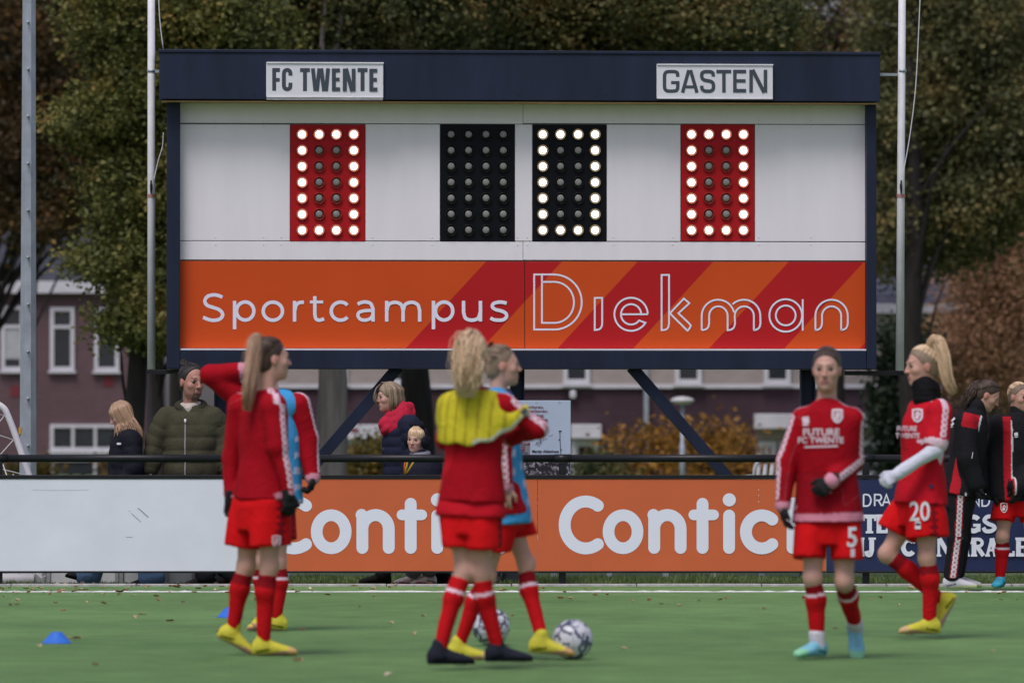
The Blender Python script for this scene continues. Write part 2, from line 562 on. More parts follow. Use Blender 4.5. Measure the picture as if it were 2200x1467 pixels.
def shape_obj(name, sh, m, parent, h=.01, ref=(), col=None, attrs=None, smooth=1):
    V, F = sh.mesh(h, ref, smooth)
    at_ = {}
    if col is not None:
        c = col(V) if callable(col) else np.tile(np.asarray(col, float), (len(V), 1)); at_['Col'] = c
    if attrs: at_.update(attrs(V))
    return link(name, mesh_np(name, V, F, m, True, None, at_), parent)

def folds(seed, amp=.004, fr=(14, 34)):
    rg = np.random.default_rng(seed)
    ks = [nrm(rg.normal(size=3) * (1, 1, .55)) * rg.uniform(*fr) for _ in range(6)]
    ph = rg.uniform(0, 6.28, 6)
    def fn(x, y, z):
        wx = x + .025*np.sin(19*z + 7*y + ph[0]); wz = z + .02*np.sin(23*x + ph[1])
        a = np.zeros_like(x)
        for k, p in zip(ks, ph): a += 1 - 2*np.abs(np.sin(.5*(k[0]*wx + k[1]*y + k[2]*wz) + p))
        return a * amp / 2
    return fn

# ------------------------------------------------------------------ ground
def turf_material():
    m = bpy.data.materials.new('artificial_turf'); m.use_nodes = True
    g = NG(m); bs = m.node_tree.nodes['Principled BSDF']
    tc = g.n('ShaderNodeTexCoord').outputs['Object']
    fine = g.noise(42, 8, tc, .85); mid = g.noise(3.2, 5, tc); big = g.noise(.35, 3, tc)
    f = g.math('MULTIPLY_ADD', fine, 1.15, g.math('MULTIPLY_ADD', mid, .5, g.math('MULTIPLY_ADD', big, .55, -.62)))
    rp = g.n('ShaderNodeValToRGB')
    for i, (p, c) in enumerate(((.22, (.078, .178, .054)), (.78, (.250, .435, .152)))):
        rp.color_ramp.elements[i].position = p; rp.color_ramp.elements[i].color = (*c, 1)
    g.l(f, rp.inputs[0]); g.l(rp.outputs[0], bs.inputs['Base Color'])
    bs.inputs['Roughness'].default_value = .75; bs.inputs['Specular IOR Level'].default_value = .2
    bp = g.n('ShaderNodeBump'); bp.inputs['Strength'].default_value = .7; bp.inputs['Distance'].default_value = .03
    g.l(g.noise(120, 4, tc, .7), bp.inputs['Height']); g.l(bp.outputs[0], bs.inputs['Normal'])
    return m
M_TURF = turf_material()
M_GRASS = mat('lawn', (.15, .22, .09), .9, .0, 2.5, .8, 40, c2=(.09, .135, .055))
M_KERB = mat('concrete_kerb', (.42, .42, .40), .9, .3, 8, .4, 40)
M_LINE = mat('white_turf_fibre', (.78, .80, .78), .8, .18, 60, .5, 200)
M_BLACK = mat('black_coated_steel', (.012, .013, .016), .38, .25, 5, .06, 60)
M_NAVY = mat('navy_sheet_metal', (.011, .018, .042), .55, .28, 2.0, .05, 30, stretch=(2, 1, .4))
M_WHITE = mat('white_sheet', (.80, .79, .82), .5, .035, 2.2, .04, 25, stretch=(2.2, 1, .35))
M_ALU = mat('white_lacquered_pole', (.70, .71, .74), .4, .10, 7, .05, 40)
M_GALV = mat('galvanised_steel', (.36, .40, .45), .45, .16, 6, .06, 50, metal=.35)
M_GREY = mat('grey_metal', (.30, .31, .33), .5, .2, 10)

o = link('grass_ground', mesh_np('grass_ground', [(-700, -60, -.03), (700, -60, -.03), (700, 1500, -.03), (-700, 1500, -.03)], [(0, 1, 2, 3)], M_GRASS)); tag(o, kind='structure')
YF = 45.60
o = link('artificial_turf_pitch', mesh_np('artificial_turf_pitch', [(-70, -40, 0), (70, -40, 0), (70, YF-.12, 0), (-70, YF-.12, 0)], [(0, 1, 2, 3)], M_TURF)); tag(o, kind='structure')
b = MB()
rg = random.Random(3)
x = -16.0
while x < 16:                                                     # kerb stones end to end
    b.box((x, YF-.12, -.05), (x+.992, YF+.02, .016 + rg.uniform(0, .004))); x += 1.0
tag(b.build('kerb', M_KERB, bevel=.006), kind='structure')
b = MB()                                                          # painted line: white pile standing a little over the turf
Yl = ground_Y(1271.5)
xx = np.arange(-9, 9, .06); zz = np.random.default_rng(1).uniform(.004, .013, len(xx))
V = []
for xi, zi in zip(xx, zz): V += [(xi, Yl-.05, .002), (xi, Yl-.03, zi), (xi, Yl+.05, zi), (xi, Yl+.07, .002)]
F = [(4*i+j, 4*i+4+j, 4*i+5+j, 4*i+1+j) for i in range(len(xx)-1) for j in range(3)]
b.add(V, F)
tag(b.build('touchline_marking', M_LINE), kind='structure')

# grass growing behind the kerb (nobody could count it)
def blades(n, x0, x1, y0, y1, hmin, hmax, seed, width=.006):
    r = np.random.default_rng(seed)
    P = np.stack([r.uniform(x0, x1, n), r.uniform(y0, y1, n), np.full(n, -.03)], 1)
    clump = .5 + .5*np.sin(P[:, 0]*2.1 + 1.3) * np.sin(P[:, 0]*5.3 + P[:, 1]*3)
    h = r.uniform(hmin, hmax, n) * (.45 + clump)
    a = r.uniform(0, 6.28, n); w = np.stack([np.cos(a), np.sin(a), 0*a], 1) * width
    ln = np.stack([r.normal(0, .35, n)*h, r.normal(0, .35, n)*h, h], 1)
    V = np.stack([P - w, P + w, P + ln*.6 + w*.7, P + ln], 1).reshape(-1, 3)
    F = (np.arange(n)*4)[:, None] + np.array([0, 1, 2, 3])
    return V, F
M_BLADE = leaf_material('grass_blade', [(.06, .10, .035), (.11, .17, .05), (.18, .23, .09)])
V, F = blades(26000, -5.2, 5.2, YF+.04, YF+3.6, .02, .052, 4)
tag(link('lawn_grass', mesh_np('lawn_grass', V, F, M_BLADE)), kind='stuff')

# ------------------------------------------------------------------ pitch fence with its rail
fence = empty('pitch_fence', at(1100, 1258, YF) * (1, 1, 0), 'black tubular pitch fence with handrail running behind the players', 'fence')
FO = np.array(fence.location)
zr = at(1100, 984.5, YF)[2]
posts = [-1250, -615, -2, 603, 1208, 1860, 2512, 3120]
for a, c in zip(posts[:-1], posts[1:]):
    xa, xc = at(a, 984, YF)[0], at(c, 984, YF)[0]
    MB().tube([(xa+.004-FO[0], 0, zr), (xc-.004-FO[0], 0, zr)], .0315, 14).build('rail', M_BLACK, fence, True)
for a in posts:
    xa = at(a, 984, YF)[0] - FO[0]
    MB().box((xa-.028, -.028, .02), (xa+.028, .028, zr-.03)).box((xa-.05, -.05, .012), (xa+.05, .05, .022)).build('post', M_BLACK, fence, bevel=.004)
    MB().tube([(xa-.065, 0, zr), (xa+.065, 0, zr)], .0350, 14).build('rail_sleeve', M_BLACK, fence, True)

# ------------------------------------------------------------------ advertising boards hung on the fence
YB = YF - .06
def board(name, x0, x1, mpanel, label, y0=1029, y1=1226):
    a, c = at(x0, y0, YB), at(x1, y1, YB)
    root = empty(name, (a[0], YB, 0), label, 'advertising board', 'advertising boards along the pitch fence')
    L = c[0] - a[0]
    MB().box((.002, 0, c[2]), (L-.002, .022, a[2])).build('panel', mpanel, root)
    zt = at(x0, 1020, YB)[2]; zb = at(x0, 1230.5, YB)[2]
    MB().box((0, -.006, a[2]+.001), (L-.004, .034, zt)).build('top_trim', M_BLACK, root, bevel=.003)
    MB().box((0, -.004, zb), (L-.004, .030, c[2]-.001)).build('bottom_trim', M_BLACK, root, bevel=.002)
    def fn(px, py): return at(px, py, YB - .002) - np.array(root.location)
    return root, fn
def board_mat(name, c, scale=1.6, var=.06):
    return mat(name, c, .42, var, scale, .03, 20)
M_BWHITE = board_mat('white_board_film', (.74, .78, .86))
M_BORANGE = board_mat('orange_board_film', (.60, .135, .050))
M_BNAVY = board_mat('navy_board_film', (.022, .032, .095), 2.5, .12)
M_PRINT = mat('white_print', (.78, .82, .93), .45)
M_SCR = mat('scratch', (.16, .17, .16), .8)

wb, fn = board('advertising_board', -420, 535, M_BWHITE, 'plain white board with two short scratches, below the girl and the man in green')
ik = Ink(fn); ik.stroke([(296, 1091), (306, 1099), (319, 1111)], .75); ik.stroke([(282, 1102), (303, 1121)], .45); ik.stroke([(70, 1052), (130, 1053), (190, 1052)], .2)
ik.stroke([(277, 1097), (279, 1098)], .7); ik.stroke([(270, 1153), (285, 1153.5)], .4)
ik.build('scratch', M_SCR, wb)

def contic(ik, dx):
    z = lambda P: [(1200 + dx + p[0]/2.822, 760 + p[1]/2.822) for p in P]
    h = 36/2.822
    ik.stroke(z(arc(165, 1036, 128, 142, 55, 305, 40)), h, True)
    ik.stroke(z(arc(391, 1077, 88, 100, 0, 360, 48)[:-1]), h*.98, closed=True)
    ik.stroke(z([(580, 985), (580, 1175)]), h, True)
    ik.stroke(z([(575, 975), (580, 990)]), h, True)
    ik.stroke(z([(580, 1070)] + arc(660, 1060, 80, 84, 175, 0, 20) + [(740, 1100), (740, 1175)]), h, True)
    ik.stroke(z([(873, 908), (873, 1175)]), h, True); ik.stroke(z([(820, 975), (940, 975)]), h*.9, True)
    ik.stroke(z([(1034, 979), (1034, 1175)]), h, True); ik.disc(z([(1035, 884)])[0], 40/2.822)
    ik.stroke(z(arc(1232, 1078, 96, 100, 48, 312, 34)), h, True)
    ik.stroke(z([(1419, 905), (1419, 1175)]), h, True)
ob1, fn1 = board('advertising_board', 535, 1155, M_BORANGE, 'orange board with white lettering half hidden by the pair of players in the middle')
ik = Ink(fn1); contic(ik, -627); ik.build('lettering', M_PRINT, ob1)
ob2, fn2 = board('advertising_board', 1155, 1775, M_BORANGE, 'orange board with its white lettering in plain view right of the pair of players')
ik = Ink(fn2); contic(ik, 0)
for yy in (1050, 1062, 1076): ik.stroke([(1630, yy), (1630, yy+3)], .5)
ik.build('lettering', M_PRINT, ob2)
nb, fn = board('advertising_board', 1775, 2560, M_BNAVY, 'dark navy board with pale lettering behind the player numbered 20')
ik = Ink(fn)
z = lambda P: [(1840 + p[0]/2.933, 780 + p[1]/2.933) for p in P]
s1 = 5.2/2.933
def sans(ch, x, y0=827, y1=899, w=46):
    m = (y0+y1)/2
    G = {'D': [[(x,y0),(x,y1),(x+w*.45,y1)] + arc(x+w*.45, m, w*.55, (y1-y0)/2, -90, 90, 14) + [(x,y0)]],
         'R': [[(x,y1),(x,y0),(x+w*.6,y0)] + arc(x+w*.6, (y0+m)/2, w*.32, (m-y0)/2, 90, -90, 10) + [(x,m)], [(x+w*.5,m),(x+w*.95,y1)]],
         'A': [[(x-2,y1),(x+w/2,y0),(x+w+2,y1)], [(x+w*.2,y1-24),(x+w*.8,y1-24)]],
         'N': [[(x,y1),(x,y0),(x+w,y1),(x+w,y0)]],
         'K': [[(x,y0),(x,y1)], [(x+w*.9,y0),(x,m+6),(x+w*.95,y1)]],
         'H': [[(x,y0),(x,y1)], [(x+w,y0),(x+w,y1)], [(x,m),(x+w,m)]],
         'E': [[(x+w*.85,y0),(x,y0),(x,y1),(x+w*.85,y1)], [(x,m),(x+w*.75,m)]],
         'L': [[(x,y0),(x,y1),(x+w*.8,y1)]]}[ch]
    for st in G: ik.stroke(z(st), s1)
for ch, x in (('D', 45), ('R', 115), ('A', 166), ('N', 726), ('D', 792), ('E', 868), ('L', 932)): sans(ch, x)
hb = 15/2.933; ht = 7/2.933
def serif(ch, x, y0, y1, w):
    m = (y0+y1)/2; e = 8
    if ch == 'T':
        ik.stroke(z([(x+w/2, y0+10), (x+w/2, y1-4)]), hb); ik.stroke(z([(x, y0+12), (x+w, y0+12)]), hb*.8); ik.stroke(z([(x+w*.2, y1-6), (x+w*.8, y1-6)]), ht)
        ik.stroke(z([(x+4, y0+10), (x+4, y0+40)]), ht); ik.stroke(z([(x+w-4, y0+10), (x+w-4, y0+40)]), ht)
    elif ch in 'EL':
        ik.stroke(z([(x+16, y0), (x+16, y1)]), hb); ik.stroke(z([(x, y1-10), (x+w, y1-10)]), hb*.7); ik.stroke(z([(x+w-5, y1-34), (x+w-5, y1-4)]), ht)
        ik.stroke(z([(x-4, y0+6), (x+36, y0+6)]), ht)
        if ch == 'E': ik.stroke(z([(x, y0+10), (x+w, y0+10)]), hb*.7); ik.stroke(z([(x+16, m), (x+w*.8, m)]), hb*.6)
    elif ch == 'N':
        ik.stroke(z([(x+10, y0+6), (x+10, y1-6)]), ht*1.2); ik.stroke(z([(x+w-10, y0+6), (x+w-10, y1-6)]), ht*1.2); ik.stroke(z([(x+14, y0+4), (x+w-12, y1-4)]), hb*.95)
        ik.stroke(z([(x-4, y1-6), (x+26, y1-6)]), ht); ik.stroke(z([(x+w-26, y0+6), (x+w+4, y0+6)]), ht)
    elif ch in 'GC':
        ik.stroke(z(arc(x+w*.52, m, w*.42, (y1-y0)/2-14, 40, 320, 24)), hb)
        if ch == 'G': ik.stroke(z([(x+w*.5, m+8), (x+w, m+8)]), ht*1.3); ik.stroke(z([(x+w*.86, m+8), (x+w*.86, y1-10)]), hb*.8)
        else: ik.stroke(z([(x+w*.9, y0+4), (x+w*.9, y0+38)]), ht)
    elif ch == 'S':
        ik.stroke(z(crom([(x+w*.88, y0+34), (x+w*.7, y0+14), (x+w*.35, y0+14), (x+w*.17, y0+36), (x+w*.4, m-2), (x+w*.75, m+12), (x+w*.83, y1-30), (x+w*.6, y1-14), (x+w*.25, y1-14), (x+w*.1, y1-36)])), hb*.85)
    elif ch == 'I':
        ik.stroke(z([(x+18, y0), (x+18, y1)]), hb); ik.stroke(z([(x, y0+6), (x+36, y0+6)]), ht); ik.stroke(z([(x, y1-6), (x+36, y1-6)]), ht)
    elif ch == 'J':
        ik.stroke(z([(x+w*.6, y0), (x+w*.6, y1-40)] + crom([(x+w*.6, y1-38), (x+w*.45, y1-12), (x+w*.2, y1-14), (x+w*.1, y1-34)])), hb); ik.stroke(z([(x+w*.3, y0+6), (x+w, y0+6)]), ht)
    elif ch == 'R':
        ik.stroke(z([(x+16, y0), (x+16, y1)]), hb); ik.stroke(z([(x+16, y0+10), (x+w*.5, y0+10)] + arc(x+w*.5, (y0+m)/2+3, w*.3, (m-y0)/2-7, 90, -90, 10) + [(x+16, m-4)]), hb*.7)
        ik.stroke(z([(x+w*.45, m), (x+w*.9, y1-4)]), hb*.9); ik.stroke(z([(x-4, y1-6), (x+36, y1-6)]), ht)
    elif ch == 'A':
        ik.stroke(z([(x+w*.5, y0+4), (x+w*.82, y1-6)]), hb*1.05); ik.stroke(z([(x+w*.5, y0+4), (x+w*.16, y1-6)]), ht*1.3); ik.stroke(z([(x+w*.25, m+20), (x+w*.7, m+20)]), ht)
        ik.stroke(z([(x, y1-6), (x+w*.36, y1-6)]), ht); ik.stroke(z([(x+w*.62, y1-6), (x+w*1.02, y1-6)]), ht)
for ch, x, w in (('T', 42, 80), ('E', 126, 70), ('N', 578, 84), ('G', 690, 92), ('S', 790, 96)): serif(ch, x, 953, 1070, w)
for ch, x, w in (('I', 14, 36), ('J', 56, 66), ('C', 286, 84), ('N', 508, 88), ('T', 660, 66), ('R', 724, 84), ('A', 810, 84), ('L', 920, 74), ('E', 1004, 74)): serif(ch, x, 1098, 1216, w)
ik.build('lettering', M_PRINT, nb)

# ------------------------------------------------------------------ scoreboard (turned a few degrees)
TH = R(3.4)
SC0 = at(1120, 924, 48.6) * (1, 1, 0)
sb_root = empty('scoreboard', SC0, 'large navy and white scoreboard with lamp digits and orange banner on steel posts', 'scoreboard')
sb_root.rotation_euler = (0, 0, TH)
SX = np.array((math.cos(TH), math.sin(TH), 0)); SN = np.array((-math.sin(TH), math.cos(TH), 0))
def sb(px, py, dn=0.0):
    """pixel -> scoreboard coordinates on its plane dn metres behind the white sheets"""
    q = at(px, py, 1.0) - np.array((0, 0, CAM_H))
    c = np.array((0, 0, CAM_H))
    t = ((SC0 + SN*dn - c) @ SN) / (q @ SN)
    p = c + q*t - SC0
    return np.array((p @ SX, p @ SN, p[2]))
def sbox(x0, y0, x1, y1, d0, d1, at_d=None, mb=None):
    a = sb(x0, y0, d0 if at_d is None else at_d); c = sb(x1, y1, d0 if at_d is None else at_d)
    return (mb or MB()).box((a[0], d0, c[2]), (c[0], d1, a[2]))
zhd0 = sb(1100, 219, -.28)[2]
sbox(342, 112, 1891, 219, -.28, .28).build('header', M_NAVY, sb_root, bevel=.006)
MB().box((sb(342, 200, -.28)[0]+.02, -.265, zhd0 - .006), (sb(1891, 200, -.28)[0]-.02, -.005, zhd0 - .001)).build('bounce_soffit', mat('warm_bounce_tan', (.42, .27, .12), .7, .25, 5, stretch=(.3, 3, 3)), sb_root)  # tan sheet added under the header to bounce warm light onto the panels
sbox(340, 106, 1893, 119, -.292, .30).build('roof_flashing', M_NAVY, sb_root, bevel=.005)
a, c = sb(386, 219.6, -.12), sb(1862, 793, -.12)
zt, zb = a[2], c[2]
zhd = sb(1100, 219, -.28)[2] - .002
lx0, lx1 = sb(358, 500, -.12)[0], sb(387, 500, -.12)[0]
rx0, rx1 = sb(1862, 500, -.12)[0], sb(1883, 500, -.12)[0]
MB().box((lx0, -.12, zb), (lx1, .30, zhd)).build('side_frame', M_NAVY, sb_root, bevel=.006)
MB().box((rx0, -.12, zb), (rx1, .30, zhd)).build('side_frame', M_NAVY, sb_root, bevel=.006)
zbb = sb(1100, 752.5, -.12)[2]
MB().box((lx1+.002, -.116, zb), (rx0-.002, .28, zbb)).build('bottom_beam', M_NAVY, sb_root, bevel=.005)
MB().box((lx1+.002, -.100, zbb+.001), (rx0-.002, .03, zbb+.014)).build('sill', M_WHITE, sb_root)
MB().box((lx1+.002, .034, zbb+.016), (rx0-.002, .06, zt+.01)).build('backing_sheet', M_GREY, sb_root)
def piece(x0, y0, x1, y1, m=M_WHITE, name='panel'):
    o = sbox(x0, y0, x1, y1, 0, .03).build(name, m, sb_root, bevel=.003)
    return o
for r in ((383, 214, 1123.4, 266.6), (1124.2, 214, 1862, 267.4), (383, 267.4, 622.6, 517.2), (785.4, 267.2, 945, 517.6), (1106.6, 267.8, 1143.4, 518),
          (1303.8, 268, 1462, 518.4), (1622, 268.2, 1862, 519), (385, 518.2, 1123.4, 559.2), (1124.2, 519.5, 1862, 560)): piece(*r)
sc = MB()
for x in (463, 566, 604, 800, 928, 1112, 1132, 1318, 1445, 1630, 1742):
    for y in (260, 273, 510, 526):
        p = sb(x, y, 0); sc.lathe([(.001, -.004), (.006, -.003), (.007, 0)], 8, 0, 'y', (p[0], 0, p[2]))
sc.build('screw', M_ALU, sb_root)['kind'] = 'stuff'
sc = MB()
for x in (380, 547, 930, 1115, 1305, 1660, 1850):
    for y in (142, 203):
        p = sb(x, y, -.28); sc.lathe([(.001, -.004), (.005, -.003), (.006, 0)], 8, 0, 'y', (p[0], -.28, p[2]))
sc.build('screw', M_NAVY, sb_root)['kind'] = 'stuff'

# orange banner with diagonal bands printed on it
def banner_mat():
    m = bpy.data.materials.new('banner_print'); m.use_nodes = True
    g = NG(m); bs = m.node_tree.nodes['Principled BSDF']
    tc = g.n('ShaderNodeTexCoord').outputs['Object']
    sp = g.n('ShaderNodeSeparateXYZ'); g.l(tc, sp.inputs[0])
    p0 = sb(872, 748, 0); per = sb(1198, 748, 0)[0] - p0[0]
    u = g.math('SUBTRACT', g.math('SUBTRACT', sp.outputs[0], p0[0]), g.math('MULTIPLY', g.math('SUBTRACT', sp.outputs[2], p0[2]), .925))
    f = g.math('LESS_THAN', g.math('FRACT', g.math('DIVIDE', u, per)), .5)
    f = g.math('MULTIPLY', f, g.math('GREATER_THAN', u, 0.0))
    c = g.mix(f, (.60, .078, .014), (.45, .014, .017))
    nz = g.math('MULTIPLY_ADD', g.noise(1.2, 3, tc), .22, .89)
    mm = g.n('ShaderNodeMix', data_type='RGBA', blend_type='MULTIPLY'); mm.inputs[0].default_value = 1
    cb = g.n('ShaderNodeCombineColor')
    for i in range(3): g.l(nz, cb.inputs[i])
    g.l(c, mm.inputs[6]); g.l(cb.outputs[0], mm.inputs[7]); g.l(mm.outputs[2], bs.inputs['Base Color'])
    bs.inputs['Roughness'].default_value = .5; bs.inputs['Specular IOR Level'].default_value = .15
    return m
M_BAN = banner_mat()
ban1 = piece(386, 561, 1126.6, 748.5, M_BAN, 'banner_sheet')
ban2 = piece(1128, 562, 1862, 749.5, M_BAN, 'banner_sheet')
ik = Ink(lambda px, py: sb(px, py, -.002))
z = lambda P: [(380 + p[0]/2.895, 550 + p[1]/2.895) for p in P]
h = 10.8/2.895
ik.stroke(z(crom([(283,256),(258,246),(226,242),(190,252),(174,280),(188,306),(226,320),(266,336),(285,363),(270,390),(230,400),(195,394),(163,381)])), h)
for x in (359, 1596):
    ik.stroke(z([(x, 279), (x, 455)]), h); ik.stroke(z(arc(x+66, 342, 54, 56, 0, 360, 40)[:-1]), h, closed=True)
ik.stroke(z(arc(597, 343, 60, 56, 0, 360, 40)[:-1]), h, closed=True)
ik.stroke(z([(732, 279), (732, 408)]), h); ik.stroke(z(crom([(733,340),(742,306),(762,290),(790,287)])), h)
ik.stroke(z([(858, 250), (858, 360)] + crom([(858,362),(865,390),(886,399),(916,391)])), h); ik.stroke(z([(827, 286), (910, 286)]), h*.85)
ik.stroke(z(arc(1018, 343, 58, 56, 42, 318, 34)), h)
ik.stroke(z(crom([(1124,299),(1148,289),(1175,286),(1205,296),(1220,328)]) + [(1220, 408)]), h)
ik.stroke(z(crom([(1220,338),(1170,340),(1135,350),(1126,370),(1140,392),(1170,399),(1202,389),(1220,366)])), h*.95)
ik.stroke(z([(1305, 279), (1305, 408)]), h); ik.stroke(z([(1305,345)] + crom([(1306,338),(1318,302),(1355,288),(1394,302),(1407,338)]) + [(1407, 408)]), h)
ik.stroke(z([(1407,345)] + crom([(1408,338),(1420,302),(1460,288),(1497,302),(1510,338)]) + [(1510, 408)]), h)
ik.stroke(z([(1783, 279), (1783, 345)] + crom([(1783,350),(1796,387),(1835,399),(1873,387),(1887,350)])), h); ik.stroke(z([(1888, 279), (1888, 407)]), h)
ik.stroke(z(crom([(2051,294),(2027,288),(2000,287),(1970,296),(1962,315),(1980,332),(2015,341),(2044,355),(2050,378),(2030,396),(2000,399),(1973,396),(1950,385)])), h)
M_PRINTB = mat('pale_banner_print', (.78, .79, .90), .45)
ik.build('lettering', M_PRINTB, ban1)
ik = Ink(lambda px, py: sb(px, py, -.002))
z = lambda P: [(1120 + p[0]/2.8205, 550 + p[1]/2.8205) for p in P]
h = 5.4/2.8205
ik.stroke(z([(78,112),(200,112)] + arc(200,279,166,166,90,-90,40) + [(78,445)]), h, closed=True)
ik.stroke(z([(125,112),(125,405),(200,405)] + arc(200,281,119,124,-90,90,36) + [(125,157)]), h)
ik.stroke(z([(445,254),(490,254),(490,410)] + crom([(490,412),(484,432),(470,444),(445,448)])), h, closed=True)
ik.stroke(z(arc(665,353,101,100,0,329,50) + [(714,390)] + arc(665,353,61,62,323,180,24) ), h)
ik.stroke(z([(605,353),(766,353)]), h); ik.stroke(z(arc(665,353,61,61,180,0,24)), h)
ik.stroke(z([(850,115),(895,115),(895,408)] + crom([(895,410),(888,434),(874,446),(850,449)])), h, closed=True)
ik.stroke(z([(900,347),(985,258),(1018,286),(952,347)] + crom([(954,349),(1020,412),(1023,430),(1008,452)]) + [(1006,452)]), h, closed=True)
def leg(x): return crom([(x+45,408),(x+38,432),(x+22,445),(x,449)])
ik.stroke(z([(1093,449),(1093,363)] + arc(1192,363,99,98,180,12,30)), h)
ik.stroke(z([(1093,449)] + leg(1093)[::-1] + [(1138,363)] + arc(1194,363,56,58,180,0,22) + [(1250,449)] + leg(1250)[::-1] + [(1293,363)] + arc(1351,363,58,58,180,0,22) + [(1409,449)] + leg(1404)[::-1] + [(1448,363)] + arc(1349,363,99,98,0,134,28)), h)
ik.stroke(z(arc(1602,360,99,98,0,360,48)[:-1]), h, closed=True); ik.stroke(z(arc(1602,360,60,60,0,360,40)[:-1]), h, closed=True)
ik.stroke(z([(1705,262),(1705,452)]), h)
ik.stroke(z([(1782,449),(1782,363)] + arc(1880,363,98,98,180,0,32) + leg(1933) + [(1938,449),(1938,363)] + arc(1880,363,58,58,0,180,24) + leg(1777)), h, closed=True)
ik.build('lettering', M_PRINTB, ban2)

# name signs on the header
M_SIGN = mat('white_sign_sheet', (.72, .73, .78), .5, .05, 3)
M_SLET = mat('slate_lettering', (.055, .070, .092), .6)
def sign(x0, y0, x1, y1):
    s = sbox(x0, y0, x1, y1, -.315, -.282).build('name_sign', M_SIGN, sb_root, bevel=.004)
    sbox(x0+1, y0-1, x1+1, y0+3.2, -.325, -.284).build('clamp_rail', M_ALU, s, bevel=.002)
    sbox(x0+1, y1-1.5, x1, y1+1.8, -.323, -.284).build('clamp_rail', M_ALU, s, bevel=.002)
    return s
s1_ = sign(572, 134.5, 823.5, 209); s2_ = sign(1411, 138.5, 1660.5, 212)
sbox(572.5, 211.2, 823, 213.2, -.320, -.282).build('clamp_rail', M_ALU, s1_, bevel=.001)
sbox(572.5, 214, 823, 215.6, -.320, -.282).build('clamp_rail', M_ALU, s1_, bevel=.001)
ik = Ink(lambda px, py: sb(px, py, -.3165))
z = lambda P: [(560 + p[0]/7.333, 110 + p[1]/7.333) for p in P]
h = 31/7.333
E_ = lambda x, y0, y1, w: (ik.stroke(z([(x, y0), (x, y1)]), h), ik.stroke(z([(x-30, y0+30), (x+w, y0+30)]), h*.97), ik.stroke(z([(x-30, (y0+y1)/2-6), (x+w-6, (y0+y1)/2-6)]), h*.92), ik.stroke(z([(x-30, y1-30), (x+w+2, y1-30)]), h*.97))
ik.stroke(z([(213,270),(213,628)]), h); ik.stroke(z([(182,301),(304,301)]), h); ik.stroke(z([(182,456),(300,456)]), h*.95)
ik.stroke(z([(469,388)] + crom([(469,360),(458,318),(418,299),(378,318),(366,360)]) + [(366,540)] + crom([(366,545),(378,585),(418,603),(458,585),(469,545)]) + [(469,500)]), h)
for x in (698, 1605): ik.stroke(z([(x,305),(x,631)]), h); ik.stroke(z([(x-78,302),(x+78,302)]), h)
for q in ([(822,275),(862,632)], [(885,632),(925,275)], [(955,275),(998,632)], [(1030,632),(1062,275)]): ik.stroke(z(q), h*.98)
E_(1153, 276, 633, 96); E_(1743, 281, 637, 94)
ik.stroke(z([(1325,278),(1325,634)]), h); ik.stroke(z([(1464,280),(1464,635)]), h*.95); ik.stroke(z([(1345,278),(1440,635)]), h)
ik.build('lettering', M_SLET, s1_)
ik = Ink(lambda px, py: sb(px, py, -.3165))
z = lambda P: [(1400 + p[0]/7.336, 110 + p[1]/7.336) for p in P]
h = 27.5/7.336
ik.stroke(z([(411,408)] + crom([(411,385),(404,348),(372,329),(330,326)]) + [(285,326)] + crom([(280,326),(232,335),(207,368),(203,410)]) + [(203,550)] + crom([(203,555),(209,596),(236,627),(285,634)]) + [(330,634)] + crom([(335,634),(388,625),(409,592),(412,555)]) + [(412,476)]), h)
ik.stroke(z([(306,499),(438,499)]), h*.9)
ik.stroke(z([(487,659),(586,302)]), h*1.0); ik.stroke(z([(715,659),(612,302)]), h*1.0); ik.stroke(z([(535,567),(668,567)]), h*.85); ik.stroke(z([(560,315),(640,315)]), h*.5)
ik.stroke(z([(971,402)] + crom([(971,390),(963,348),(925,328),(880,326),(835,328),(797,348),(789,392),(800,435),(835,460),(885,470),(935,482),(967,510),(975,560),(963,610),(925,632),(880,634),(835,630),(799,605),(789,565)]) + [(789,548)]), h)
ik.stroke(z([(1139,325),(1139,655)]), h); ik.stroke(z([(1020,325),(1254,325)]), h)
ik.stroke(z([(1311,297),(1311,654)]), h); ik.stroke(z([(1284,324),(1489,324)]), h); ik.stroke(z([(1284,472),(1481,472)]), h*.95); ik.stroke(z([(1284,626),(1489,626)]), h)
ik.stroke(z([(1567,297),(1567,654)]), h); ik.stroke(z([(1793,297),(1793,654)]), h); ik.stroke(z([(1590,297),(1772,654)]), h*1.05)
ik.build('lettering', M_SLET, s2_)

